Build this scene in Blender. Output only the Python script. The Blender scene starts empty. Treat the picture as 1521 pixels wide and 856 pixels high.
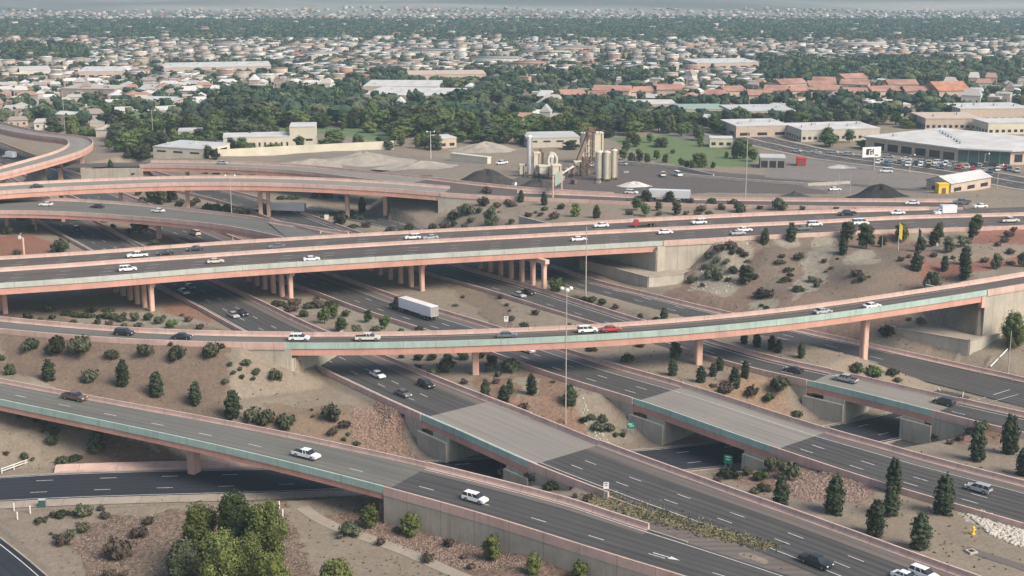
import bpy, bmesh, math, random
import numpy as np
from mathutils import Vector, Matrix, noise as mnoise
random.seed(7); rng = np.random.default_rng(7)
C = bpy.context.scene.collection
F, PITCH, H = 2130.0, math.radians(13.7), 100.0
SP, CP = math.sin(PITCH), math.cos(PITCH)

def W(x, y, z=0.0):
    """where the sight line through photo point (x, y) meets height z"""
    u = (x-760.5)/F; v = (428-y)/F
    d = (u, CP+v*SP, -SP+v*CP)
    t = (z-H)/d[2]
    return Vector((d[0]*t, d[1]*t, z))

# ------------------------------------------------------------------ materials
def newmat(name):
    m = bpy.data.materials.new(name); m.use_nodes = True
    nt = m.node_tree; b = nt.nodes['Principled BSDF']
    b.inputs['Specular IOR Level'].default_value = 0.3
    return m, nt, b
def N(nt, t, **k):
    n = nt.nodes.new(t)
    for a, v in k.items():
        if a in n.inputs: n.inputs[a].default_value = v
        else: setattr(n, a, v)
    return n
def mix(nt, fac, a, b, blend='MIX'):
    m = nt.nodes.new('ShaderNodeMix'); m.data_type = 'RGBA'; m.blend_type = blend
    for i, v in ((0, fac), (6, a), (7, b)):
        if hasattr(v, 'links'): nt.links.new(v, m.inputs[i])
        else: m.inputs[i].default_value = v if i == 0 else (*v, 1) if len(v) == 3 else v
    return m.outputs[2]
def ramp(nt, src, p0, p1, c0=(0,0,0), c1=(1,1,1)):
    r = nt.nodes.new('ShaderNodeValToRGB')
    r.color_ramp.elements[0].position = p0; r.color_ramp.elements[1].position = p1
    r.color_ramp.elements[0].color = (*c0, 1); r.color_ramp.elements[1].color = (*c1, 1)
    nt.links.new(src, r.inputs[0]); return r.outputs[0]
def noise(nt, scale, detail=4, vec=None, rough=.6):
    n = N(nt, 'ShaderNodeTexNoise', Scale=scale, Detail=detail, Roughness=rough)
    if vec is not None: nt.links.new(vec, n.inputs['Vector'])
    return n.outputs['Fac']
def objco(nt): return nt.nodes.new('ShaderNodeTexCoord').outputs['Object']
def geopos(nt): return nt.nodes.new('ShaderNodeNewGeometry').outputs['Position']
def scaled(nt, vec, s):
    m = nt.nodes.new('ShaderNodeMapping'); m.inputs['Scale'].default_value = s
    nt.links.new(vec, m.inputs['Vector']); return m.outputs[0]
def bump(nt, b, h, strength, dist):
    n = N(nt, 'ShaderNodeBump', Strength=strength, Distance=dist)
    nt.links.new(h, n.inputs['Height']); nt.links.new(n.outputs[0], b.inputs['Normal'])
def col(nt, b, c): nt.links.new(c, b.inputs['Base Color'])

M = {}
def simple(name, c, rough=.7, metal=0, var=.12, scale=.6, spec=None):
    m, nt, b = newmat(name); b.inputs['Roughness'].default_value = rough; b.inputs['Metallic'].default_value = metal
    if spec is not None: b.inputs['Specular IOR Level'].default_value = spec
    n = noise(nt, scale, 5, geopos(nt))
    f = ramp(nt, n, .3, .7)
    col(nt, b, mix(nt, f, tuple(x*(1-var) for x in c), tuple(min(1, x*(1+var)) for x in c)))
    M[name] = m; return m
def concrete(name, c, dirt=(.2,.15,.12), amt=.45):
    """painted or bare concrete with blotches and run-off streaks"""
    m, nt, b = newmat(name); b.inputs['Roughness'].default_value = .85
    g = geopos(nt)
    n1 = noise(nt, .25, 6, g); n2 = noise(nt, 1.0, 4, scaled(nt, g, (1.1, 1.1, .12)))
    n3 = noise(nt, 6, 2, g)
    c1 = mix(nt, ramp(nt, n1, .3, .72), tuple(x*.84 for x in c), tuple(min(1, x*1.12) for x in c))
    s = N(nt, 'ShaderNodeMath', operation='MULTIPLY'); nt.links.new(ramp(nt, n2, .5, .78), s.inputs[0]); s.inputs[1].default_value = amt
    c2 = mix(nt, s.outputs[0], c1, dirt)
    # cast joints every few metres along walls and parapets, with a stain beside some of them
    uv = N(nt, 'ShaderNodeUVMap', uv_map='UVMap').outputs[0]; sx = N(nt, 'ShaderNodeSeparateXYZ'); nt.links.new(uv, sx.inputs[0])
    d = N(nt, 'ShaderNodeMath', operation='MULTIPLY'); nt.links.new(sx.outputs[0], d.inputs[0]); d.inputs[1].default_value = 1/7.5
    fr = N(nt, 'ShaderNodeMath', operation='FRACT'); nt.links.new(d.outputs[0], fr.inputs[0])
    j1 = N(nt, 'ShaderNodeMath', operation='GREATER_THAN'); nt.links.new(fr.outputs[0], j1.inputs[0]); j1.inputs[1].default_value = .982
    c2 = mix(nt, j1.outputs[0], c2, mix(nt, .38, c2, (.05,.045,.04)))
    c2 = mix(nt, ramp(nt, fr.outputs[0], .86, .99), c2, mix(nt, .10, c2, dirt))
    col(nt, b, mix(nt, ramp(nt, n3, .35, .65), mix(nt, .12, c2, (0,0,0)), c2))
    bump(nt, b, n3, .25, .03); M[name] = m; return m
PINK = (.50, .275, .215)
concrete('pink', (.60, .425, .36), (.34, .26, .22), .55)
concrete('pinkgirder', (.62, .335, .262), (.34, .18, .14), .4)
concrete('pinkcol', (.70, .455, .365), (.42, .28, .22), .4)
concrete('teal', (.41, .54, .47), (.30, .31, .26), .6)
concrete('palegreen', (.50, .54, .48), (.34, .32, .27), .45)
concrete('wall', (.47, .425, .345), (.22, .18, .14), .45)
concrete('wallbox', (.47, .435, .36), (.2, .17, .13), .4)
concrete('kerb', (.40, .34, .28), (.2, .16, .13), .5)
concrete('path', (.36, .31, .25), (.22, .18, .14), .4)

def roadmat(name, c, c2, streak=.5, rough=.85, lane=3.66, joints=False, wp=.38):
    m, nt, b = newmat(name); b.inputs['Roughness'].default_value = rough
    b.inputs['Specular IOR Level'].default_value = .2
    uv = N(nt, 'ShaderNodeUVMap', uv_map='UVMap').outputs[0]
    n1 = noise(nt, 1, 3, scaled(nt, uv, (.012, .9, 1)))      # along-road streaks
    n2 = noise(nt, .07, 6, geopos(nt)); n3 = noise(nt, 3.0, 3, geopos(nt))
    a = N(nt, 'ShaderNodeMath', operation='MULTIPLY'); nt.links.new(ramp(nt, n1, .35, .68), a.inputs[0]); a.inputs[1].default_value = streak
    k = mix(nt, a.outputs[0], c, c2)
    k = mix(nt, ramp(nt, n2, .42, .62), k, mix(nt, .35, k, c2))
    # wheel paths: two darker tracks per lane
    sp = N(nt, 'ShaderNodeSeparateXYZ'); nt.links.new(uv, sp.inputs[0])
    w = N(nt, 'ShaderNodeMath', operation='MULTIPLY'); nt.links.new(sp.outputs[1], w.inputs[0]); w.inputs[1].default_value = 4*math.pi/lane
    sn = N(nt, 'ShaderNodeMath', operation='SINE'); nt.links.new(w.outputs[0], sn.inputs[0])
    wr = ramp(nt, sn.outputs[0], 0, 1); w2 = N(nt, 'ShaderNodeMath', operation='MULTIPLY'); nt.links.new(wr, w2.inputs[0]); w2.inputs[1].default_value = wp
    k = mix(nt, w2.outputs[0], k, tuple(x*.55 for x in c))
    k = mix(nt, ramp(nt, n3, .4, .6), mix(nt, .10, k, (0,0,0)), k)
    if joints:
        w = N(nt, 'ShaderNodeMath', operation='FRACT'); d = N(nt, 'ShaderNodeMath', operation='MULTIPLY'); nt.links.new(sp.outputs[0], d.inputs[0]); d.inputs[1].default_value = 1/9.0
        nt.links.new(d.outputs[0], w.inputs[0])
        j = N(nt, 'ShaderNodeMath', operation='LESS_THAN'); nt.links.new(w.outputs[0], j.inputs[0]); j.inputs[1].default_value = .025
        k = mix(nt, j.outputs[0], k, (.12,.11,.10))
    col(nt, b, k); M[name] = m
roadmat('asphalt', (.058, .058, .060), (.105, .099, .092), .9)
roadmat('asphalt_new', (.030, .034, .043), (.045, .048, .056), .5)
roadmat('asphalt_old', (.082, .072, .066), (.15, .13, .115), 1.0)
roadmat('deck', (.20, .19, .168), (.285, .262, .23), .9, .9, wp=.10)
roadmat('deckdark', (.120, .122, .108), (.185, .178, .16), .9, wp=.28)
roadmat('shoulder', (.135, .115, .105), (.18, .155, .14), .7)
simple('paint', (.62, .62, .60), .8, var=.25, scale=1.2)
simple('paint_yellow', (.55, .42, .10), .8, var=.25, scale=1.2)

def foliage(name, c, c2, rnd=.35):
    m, nt, b = newmat(name); b.inputs['Roughness'].default_value = .75; b.inputs['Specular IOR Level'].default_value = .15
    oi = nt.nodes.new('ShaderNodeObjectInfo'); g = geopos(nt)
    n = noise(nt, .8, 3, g); n2 = noise(nt, 4, 2, g)
    k = mix(nt, ramp(nt, n, .3, .7), c, c2)
    k = mix(nt, ramp(nt, n2, .3, .7), mix(nt, .35, k, (0,0,0)), k)
    hs = nt.nodes.new('ShaderNodeHueSaturation'); nt.links.new(k, hs.inputs['Color'])
    mr = N(nt, 'ShaderNodeMapRange'); nt.links.new(oi.outputs['Random'], mr.inputs[0]); mr.inputs[3].default_value = 1-rnd; mr.inputs[4].default_value = 1+rnd
    nt.links.new(mr.outputs[0], hs.inputs['Value'])
    col(nt, b, hs.outputs[0])
    M[name] = m; return m
foliage('leaf_green', (.060, .100, .032), (.120, .155, .055), .45)
foliage('leaf_dark', (.050, .066, .034), (.100, .108, .060), .5)
foliage('leaf_conifer', (.034, .050, .026), (.068, .082, .045), .3)
foliage('leaf_shrub', (.075, .090, .050), (.14, .14, .085), .4)
foliage('leaf_brown', (.075, .060, .045), (.13, .10, .075))
foliage('leaf_yellow', (.105, .135, .032), (.175, .19, .055))
foliage('leaf_olive', (.105, .135, .038), (.175, .195, .060))
foliage('leaf_far', (.040, .072, .048), (.080, .110, .072), .3)
simple('bark', (.12, .09, .07), .9)
simple('steel', (.42, .40, .38), .5, .3)
simple('pole', (.45, .40, .36), .6)
simple('white_metal', (.72, .71, .68), .5)
simple('sign_green', (.01, .22, .13), .5, var=.05)
simple('sign_white', (.75, .75, .73), .5, var=.05)
simple('tyre', (.02, .02, .02), .8)
simple('rim', (.35, .35, .36), .35, .6)
simple('glass', (.025, .03, .035), .12, spec=.6)
simple('lamp_glass', (.75, .74, .68), .25)
simple('taillight', (.35, .02, .02), .3)
simple('grass_tuft', (.20, .185, .10), .9, var=.4)
simple('black', (.03, .03, .03), .7)
simple('pile_dark', (.050, .045, .042), .95, var=.35, scale=.5)
simple('pile_black', (.028, .027, .028), .95, var=.4, scale=.6)
simple('pile_sand', (.31, .275, .23), .95, var=.2, scale=.3)
simple('pile_white', (.50, .485, .45), .95, var=.2, scale=.4)
simple('cream', (.60, .55, .43), .7, var=.1, scale=.2)
simple('rust', (.16, .10, .075), .8, var=.3)
simple('yellow', (.72, .50, .06), .6)
simple('red_paint', (.45, .04, .04), .5)
simple('rock', (.27, .20, .165), .9, var=.35, scale=1.5)
simple('rock_pale', (.46, .42, .36), .9, var=.25, scale=1.5)
simple('fence_grey', (.30, .28, .26), .7)
for n_, c_ in dict(p_white=(.80,.80,.80), p_silver=(.40,.41,.41), p_black=(.018,.019,.021), p_red=(.42,.03,.03), p_blue=(.04,.07,.13), p_grey=(.12,.125,.13), p_beige=(.55,.50,.38), p_brown=(.13,.08,.06), p_cream=(.66,.63,.52)).items():
    m = simple(n_, c_, .28, var=.03, spec=.6); m.node_tree.nodes['Principled BSDF'].inputs['Coat Weight'].default_value = .5
def housemat(name, cols, rough=.85):
    m, nt, b = newmat(name); b.inputs['Roughness'].default_value = rough
    oi = nt.nodes.new('ShaderNodeObjectInfo'); r = nt.nodes.new('ShaderNodeValToRGB'); r.color_ramp.interpolation = 'CONSTANT'
    e = r.color_ramp.elements
    while len(e) < len(cols): e.new(.5)
    for i, c in enumerate(cols): e[i].position = i/len(cols); e[i].color = (*c, 1)
    nt.links.new(oi.outputs['Random'], r.inputs[0])
    n = noise(nt, .4, 4, geopos(nt))
    col(nt, b, mix(nt, ramp(nt, n, .3, .7), mix(nt, .18, r.outputs[0], (.1,.08,.06)), r.outputs[0])); M[name] = m
housemat('h_wall', [(.50,.45,.38), (.42,.33,.26), (.60,.57,.50), (.36,.30,.25), (.52,.42,.33)])
housemat('h_roof', [(.52,.51,.48), (.40,.39,.37), (.62,.61,.59), (.30,.26,.24), (.46,.42,.37), (.55,.55,.55), (.36,.22,.17)])
simple('redroof', (.36, .20, .155), .85, var=.35, scale=.12)
simple('orangeroof', (.42, .20, .125), .85, var=.25, scale=.2)
simple('stucco', (.50, .40, .32), .85, var=.1)
simple('whiteroof', (.52, .51, .49), .8, var=.16, scale=.12)
simple('greyroof', (.45, .46, .45), .8, var=.12, scale=.08)
simple('beigewall', (.50, .45, .37), .85, var=.1)
simple('tealglass', (.05, .10, .10), .2, spec=.6)
simple('greenroof', (.28, .36, .31), .7)

# ------------------------------------------------------------------ helpers
def tag(o, label=None, cat=None, group=None, kind=None):
    if label: o['label'] = label
    if cat: o['category'] = cat
    if group: o['group'] = group
    if kind: o['kind'] = kind
    return o
def link(name, me, parent=None):
    o = bpy.data.objects.new(name, me); C.objects.link(o)
    if parent is not None: o.parent = parent
    return o
def empty(name, loc=(0,0,0), rz=0, label=None, cat=None, group=None):
    o = link(name, None); o.location = loc; o.rotation_euler = (0, 0, rz); o.empty_display_size = 1
    return tag(o, label, cat, group)
class MB:
    """collects shapes into one mesh"""
    def __init__(s): s.v = []; s.f = []; s.uv = []
    def add(s, vs, fs, uvs=None):
        b = len(s.v); s.v += [tuple(p) for p in vs]; s.f += [tuple(i+b for i in f) for f in fs]
        if uvs: s.uv += list(uvs)
        return s
    def box(s, c, d, rz=0, taper=1.0, mat=None):
        x, y, z = (k/2 for k in d); ca, sa = math.cos(rz), math.sin(rz); vs = []
        for k in (-1, 1):
            t = taper if k > 0 else 1
            for i, j in ((-1,-1), (1,-1), (1,1), (-1,1)):
                px, py = i*x*t, j*y*t
                vs.append((c[0]+px*ca-py*sa, c[1]+px*sa+py*ca, c[2]+k*z))
        if mat is not None: vs = [mat @ Vector(p) for p in vs]
        return s.add(vs, [(3,2,1,0), (4,5,6,7), (0,1,5,4), (1,2,6,5), (2,3,7,6), (3,0,4,7)])
    def prism(s, poly, z0, z1):
        n = len(poly)
        a = sum(poly[i][0]*poly[(i+1)%n][1]-poly[(i+1)%n][0]*poly[i][1] for i in range(n))
        if a < 0: poly = poly[::-1]
        return s.add([(p[0], p[1], z0) for p in poly]+[(p[0], p[1], z1) for p in poly],
                     [tuple(range(n))[::-1], tuple(range(n, 2*n))]+[(i, (i+1)%n, n+(i+1)%n, n+i) for i in range(n)])
    def tube(s, pts, rads, n=8, caps=True):
        pts = [Vector(p) for p in pts]; rings = []
        if not hasattr(rads, '__len__'): rads = [rads]*len(pts)
        for i, p in enumerate(pts):
            d = (pts[min(i+1, len(pts)-1)]-pts[max(i-1, 0)]).normalized()
            a = d.cross(Vector((0,0,1)) if abs(d.z) < .95 else Vector((1,0,0))).normalized(); b = d.cross(a)
            rings.append([p+(a*math.cos(2*math.pi*k/n)+b*math.sin(2*math.pi*k/n))*rads[i] for k in range(n)])
        vs = [q for r in rings for q in r]; fs = []
        for i in range(len(pts)-1):
            for k in range(n): fs.append((i*n+k, (i+1)*n+k, (i+1)*n+(k+1)%n, i*n+(k+1)%n))
        if caps: fs += [tuple(range(n)), tuple(range((len(pts)-1)*n, len(pts)*n))[::-1]]
        return s.add(vs, fs)
    def build(s, name, mat, parent=None, smooth=False):
        me = bpy.data.meshes.new(name); me.from_pydata(s.v, [], s.f)
        if s.uv:
            l = me.uv_layers.new(name='UVMap'); l.data.foreach_set('uv', np.array(s.uv, 'f').ravel())
        me.materials.append(M[mat] if isinstance(mat, str) else mat)
        if smooth: me.polygons.foreach_set('use_smooth', [True]*len(me.polygons))
        return link(name, me, parent)
def copy_tree(o, parent=None):
    c = o.copy(); C.objects.link(c)
    if parent is not None: c.parent = parent
    for ch in list(o.children): copy_tree(ch, c)
    return c

def crom(pts, step=3.0):
    P = np.array(pts, float); P = np.vstack([2*P[0]-P[1], P, 2*P[-1]-P[-2]])
    out = []
    for i in range(1, len(P)-2):
        p0, p1, p2, p3 = P[i-1:i+3]
        n = max(2, int(np.linalg.norm((p2-p1)[:2])/step))
        # centripetal parametrisation keeps unevenly spaced points free of loops
        t0 = 0; t1 = t0+max(np.linalg.norm(p1-p0), 1e-3)**.5; t2 = t1+max(np.linalg.norm(p2-p1), 1e-3)**.5; t3 = t2+max(np.linalg.norm(p3-p2), 1e-3)**.5
        for t in np.linspace(t1, t2, n, endpoint=False):
            a1 = (t1-t)/(t1-t0)*p0+(t-t0)/(t1-t0)*p1; a2 = (t2-t)/(t2-t1)*p1+(t-t1)/(t2-t1)*p2; a3 = (t3-t)/(t3-t2)*p2+(t-t2)/(t3-t2)*p3
            b1 = (t2-t)/(t2-t0)*a1+(t-t0)/(t2-t0)*a2; b2 = (t3-t)/(t3-t1)*a2+(t-t1)/(t3-t1)*a3
            out.append((t2-t)/(t2-t1)*b1+(t-t1)/(t2-t1)*b2)
    out.append(P[-2]); return np.array(out)

ROADS = {}
class Road:
    """near edge traced as (x, y, z of pavement); dz = how far above the pavement the traced line lies.
    far edge likewise gives the width.  t runs from 0 (near edge) across to the far edge."""
    def __init__(s, key, near, far=None, dzn=1.0, dzf=0.0, width=None, smooth=5):
        s.key = key
        pts = [tuple(W(x, y, z+dzn)[:2])+(z,) for x, y, z in near]
        c = crom(pts, 3.0)
        for _ in range(60 if key in 'ge' else 14 if key != 'k' else 5):
            c[1:-1] = .25*c[:-2]+.5*c[1:-1]+.25*c[2:]
        s.c = c; d = np.linalg.norm(np.diff(c[:, :2], axis=0), axis=1)
        s.s = np.concatenate([[0], np.cumsum(d)]); s.L = s.s[-1]
        t = np.gradient(c[:, :2], axis=0); t /= np.linalg.norm(t, axis=1)[:, None]; s.t = t
        s.n = np.stack([-t[:, 1], t[:, 0]], 1)
        if far:
            fw = [np.array(W(x, y, z+dzf))[:2] for x, y, z in far]
            mid = fw[len(fw)//2]; i = np.argmin(np.linalg.norm(c[:, :2]-mid, axis=1))
            if (mid-c[i, :2]) @ s.n[i] < 0: s.n = -s.n
            ss, ww = [], []
            for q in fw:
                i = np.argmin(np.linalg.norm(c[:, :2]-q, axis=1)); ss.append(s.s[i]); ww.append(abs((q-c[i, :2]) @ s.n[i]))
            o = np.argsort(ss); s.ws = np.array(ss)[o]; s.ww = np.array(ww)[o]
            for _ in range(2): s.ww[1:-1] = .25*s.ww[:-2]+.5*s.ww[1:-1]+.25*s.ww[2:]
            if key == 'g': s.ww[:] = 34.0
            print('ROAD', key, 'L=%.0f' % s.L, 'w:', ' '.join('%.1f' % v for v in s.ww))
        if width is not None:
            if hasattr(width, '__len__'): s.ws = np.array([s.sx(a) for a, b in width]); s.ww = np.array([b for a, b in width], float); o = np.argsort(s.ws); s.ws = s.ws[o]; s.ww = s.ww[o]
            else: s.ws = np.array([0.]); s.ww = np.array([float(width)])
        ROADS[key] = s
    def flip(s): s.n = -s.n; return s
    def w(s, q): return float(np.interp(q, s.ws, s.ww))
    def frame(s, q):
        p = np.array([np.interp(q, s.s, s.c[:, k]) for k in range(3)]); n = np.array([np.interp(q, s.s, s.n[:, k]) for k in range(2)]); n /= np.linalg.norm(n)
        return p, n
    def at(s, q, t, dz=0):
        p, n = s.frame(q); return Vector((p[0]+n[0]*t, p[1]+n[1]*t, p[2]+dz))
    def sx(s, x, y=None):
        """arc position where the near edge crosses photo column x"""
        px = s.c[:, 0]; py = s.c[:, 1]; pz = s.c[:, 2]
        dy = py*CP-(pz-H)*SP
        X = 760.5+F*px/dy
        cr = [i for i in range(len(X)-1) if (X[i]-x)*(X[i+1]-x) <= 0]
        if not cr: return 0. if abs(X[0]-x) < abs(X[-1]-x) else s.L
        i = cr[0]; f = (x-X[i])/(X[i+1]-X[i]) if X[i+1] != X[i] else 0
        return s.s[i]+f*(s.s[i+1]-s.s[i])
    def loc(s, x, y, z=None):
        """(s, t) of the photo point lying on the pavement"""
        zz = float(np.mean(s.c[:, 2])) if z is None else z
        for _ in range(6):
            q = np.array(W(x, y, zz))[:2]; i = int(np.argmin(np.linalg.norm(s.c[:, :2]-q, axis=1))); zz = s.c[i, 2] if z is None else z
        i = int(np.argmin(np.linalg.norm(s.c[:, :2]-q, axis=1)))
        return s.s[i]+(q-s.c[i, :2]) @ s.t[i], (q-s.c[i, :2]) @ s.n[i]
    def qs(s, a, b, step=3.0):
        n = max(1, int(math.ceil((b-a)/step))); return [a+(b-a)*i/n for i in range(n+1)]
    def heading(s, q):
        a = s.at(max(q-1, 0), 0); b = s.at(min(q+1, s.L), 0); return math.atan2(b.y-a.y, b.x-a.x)
    def strip(s, mb, a, b, t0, t1, dz, step=3.0):
        T0 = t0 if callable(t0) else (lambda q: t0); T1 = t1 if callable(t1) else (lambda q: t1)
        qs = s.qs(a, b, step); vs = []
        for q in qs: vs += [s.at(q, T0(q), dz), s.at(q, T1(q), dz)]
        fs = []; uv = []
        up = (vs[1]-vs[0]).cross(vs[2]-vs[0]).z < 0
        for i in range(len(qs)-1):
            k = 2*i; f = (k, k+1, k+3, k+2) if up is False else (k, k+2, k+3, k+1)
            T = {k: (qs[i], T0(qs[i])), k+1: (qs[i], T1(qs[i])), k+2: (qs[i+1], T0(qs[i+1])), k+3: (qs[i+1], T1(qs[i+1]))}
            fs.append(f); uv += [T[j] for j in f]
        mb.add(vs, fs, uv)
    def sweep(s, mb, a, b, prof, far=False, step=3.0, zfun=None):
        """closed profile of (t, dz) swept along; far=True measures t outward from the far edge"""
        qs = s.qs(a, b, step); n = len(prof); vs = []
        for q in qs:
            for t, dz in prof:
                if callable(dz): dz = dz(q)
                vs.append(s.at(q, s.w(q)+t if far else -t, dz))
        fs = []
        for i in range(len(qs)-1):
            for k in range(n): fs.append((i*n+k, i*n+(k+1)%n, (i+1)*n+(k+1)%n, (i+1)*n+k))
        uv = [p_ for i in range(len(qs)-1) for k in range(n) for p_ in ((qs[i],0),(qs[i],1),(qs[i+1],1),(qs[i+1],0))]+[(0,0)]*(2*n)
        fs += [tuple(range(n))[::-1], tuple(range((len(qs)-1)*n, len(qs)*n))]
        mb.add(vs, fs, uv)
def fixn(o):
    bm = bmesh.new(); bm.from_mesh(o.data); bmesh.ops.recalc_face_normals(bm, faces=bm.faces); bm.to_mesh(o.data); bm.free(); return o

# ------------------------------------------------------------------ the roads, traced
r1 = Road('r1', [(-140,228,0),(-30,283,0),(59,328,0),(136,371,0),(235,422,0),(300,456,0),(367,493,0),(461,537,0),(570,589,0),(619,611,0),(700,645,0),(797,690,0),(845,707,0),(898,728,0),(1000,765,0),(1113,805,0),(1224,850,0),(1330,893,0),(1450,940,0)],
     [(-40,238,0),(40,282,0),(126,326,0),(201,367,0),(365,441,0),(478,496,0),(564,533,0),(700,586,0),(838,640,0),(927,676,0),(1026,711,0),(1117,746,0),(1217,782,0),(1330,822,0),(1442,862,0)])
r2 = Road('r2', [(-80,212,0),(0,243,0),(100,287,0),(243,346,0),(280,360,0),(436,420,0),(478,435,0),(537,458,0),(600,478,0),(647,493,0),(735,523,0),(838,560,0),(907,580,0),(939,589,0),(1000,610,0),(1039,624,0),(1128,656,0),(1193,677,0),(1287,709,0),(1390,739,0),(1521,776,0),(1650,815,0)],
     [(0,214,0),(90,252,0),(200,300,0),(300,336,0),(345,356,0),(487,410,0),(576,442,0),(647,463,0),(746,494,0),(846,526,0),(917,549,0),(1000,572,0),(1039,582,0),(1128,614,0),(1250,649,0),(1297,664,0),(1521,723,0)])
r3 = Road('r3', [(150,250,0),(240,276,0),(330,298,0),(400,322,0),(470,348,0),(560,378,0),(635,404,0),(738,433,0),(843,466,0),(896,482,0),(999,510,0),(1058,530,0),(1117,546,0),(1167,557,0),(1221,568,0),(1320,592,0),(1379,607,0),(1448,625,0),(1521,642,0),(1640,668,0)],
     [(260,266,0),(350,287,0),(560,361,0),(699,402,0),(797,432,0),(900,466,0),(947,480,0),(1050,508,0),(1156,538,0),(1221,552,0),(1320,576,0),(1398,592,0),(1521,620,0)])
r4 = Road('r4', [(440,310,0),(560,334,0),(680,368,0),(780,400,0),(850,428,0),(900,441,-.1),(979,462,-.6),(1022,475,-1.0),(1120,500,-2.0),(1221,524,-3.6),(1266,537,-4.4),(1320,550,-5.4),(1395,571,-6.6),(1460,586,-7),(1521,603,-7.2),(1600,625,-7.5)],
     [(560,322,0),(700,360,0),(817,400,0),(900,426,-.1),(1018,455,-1),(1068,470,-1.5),(1221,503,-3.6),(1320,524,-5.2),(1398,543,-6.6),(1448,554,-7),(1517,568,-7.2)], dzn=.3)
street = Road('street', [(-260,757,-7),(-100,752,-7),(0,746,-7),(104,741,-7),(277,736,-7),(400,733,-7),(510,728,-7),(620,722,-7),(760,714,-7),(900,708,-7),(1026,701,-7),(1097,692,-7),(1200,677,-7),(1316,658,-7),(1390,640,-7),(1470,618,-7)],
     [(0,709,-7),(86,703,-7),(242,698,-7),(398,697,-7),(655,686,-7),(699,682,-7),(940,668,-7),(1070,657,-7),(1231,631,-7),(1330,611,-7)], dzn=0)
g = Road('g', [(-160,430,10.8),(0,420,10.8),(168,410,10.8),(300,397,10.8),(438,389,10.9),(600,378.5,11),(750,370.5,11.4),(900,362,11.8),(1018,356,12),(1117,350,12.1),(1200,346,12.2),(1320,341,12.2),(1458,337,12.2),(1521,335,12.2),(1700,328,12.2)],
     [(0,388,10.8),(138,377,10.8),(300,366.5,10.8),(450,356.5,10.9),(600,348,11),(750,340,11.4),(900,333,11.8),(1058,324.5,12),(1200,318.5,12.2),(1320,313,12.2),(1521,306,12.2)])
e = Road('e', [(-200,466,7.2),(0,488,7.4),(80,496,7.6),(169,503,7.8),(300,508,8.0),(395,509.5,8.2),(500,509.5,8.3),(600,508.5,8.4),(738,503.5,8.7),(900,497,9.2),(1058,484.5,9.7),(1200,470.5,10.1),(1359,447,10.5),(1464,431,10.8),(1521,421.5,10.9),(1700,389,11)],
     width=[(-200,8.5),(1700,8.5)]).flip()
f = Road('f', [(-200,548,4.6),(0,592,3.4),(180,629,2.4),(360,668,1.6),(540,713,.9),(600,729,.6),(738,767,.2),(868,809,0),(1015,853,0),(1150,895,0),(1300,945,0)],
     [(0,571,3.4),(173,606,2.4),(346,636,1.6),(510,669,.9),(600,690,.6),(770,730,.2),(857,752,0),(892,763,0),(1022,808,0),(1169,855,0)])
h = Road('h', [(-160,315,9),(0,312,9),(79,313,9),(178,319,9),(300,329.5,9.8),(359,338,10.3),(422,352,10.7),(470,362,10.85)],
     [(0,298,9),(99,298,9),(197,305,9),(300,315,9.8),(399,331,10.5),(470,346,10.85)])
i_ = Road('i', [(-160,297,13),(0,283,13),(118,276,13),(300,270,13),(458,273,12.4),(600,281,11.3),(653,286,10.7),(738,291,9.9),(817,294.5,9.6),(900,298,9.6),(1000,302,9.9),(1107,304.5,10.4),(1221,306,11),(1436,308,12)],
     [(0,277,13),(178,268.5,13),(300,265,13),(458,268,12.4),(600,274.5,11.3),(738,286,9.9),(900,293,9.6),(1107,299,10.4),(1436,301,12)])
j = Road('j', [(60,247,8),(205,244,9),(300,245.5,9.6),(438,252.5,10),(517,262,10.3),(600,271,10.3),(700,283,10),(817,292,9.6),(900,296,9.6)],
     [(300,242,9.6),(497,253,10.2),(600,262,10.3),(750,279,9.9),(900,290,9.6)])
k = Road('k', [(-120,282,11),(0,257,11.5),(79,236,12.3),(118,224,12.5),(137,212,12.5),(128,203,12.4),(85,198,12),(49,192.5,11.5),(4,182,11),(-60,168,10),(-140,150,9)], width=9.5)
low = Road('low', [(-160,705,-7),(-80,745,-7),(0,800,-7),(60,848,-7),(120,905,-7),(200,990,-7)], width=[(-160,13),(200,13)], dzn=0)
for key in ('k', 'e', 'low'):
    r = ROADS[key]
# orientation checks: far side must be the side away from the camera (or, for the loop, its inside)
def orient(r, x, y, z):
    q = np.array(W(x, y, z))[:2]; i = int(np.argmin(np.linalg.norm(r.c[:, :2]-q, axis=1)))
    if (q-r.c[i, :2]) @ r.n[i] < 0: r.n = -r.n
orient(e, 700, 480, 10); orient(k, 90, 215, 13); orient(low, -60, 850, -7)

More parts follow.
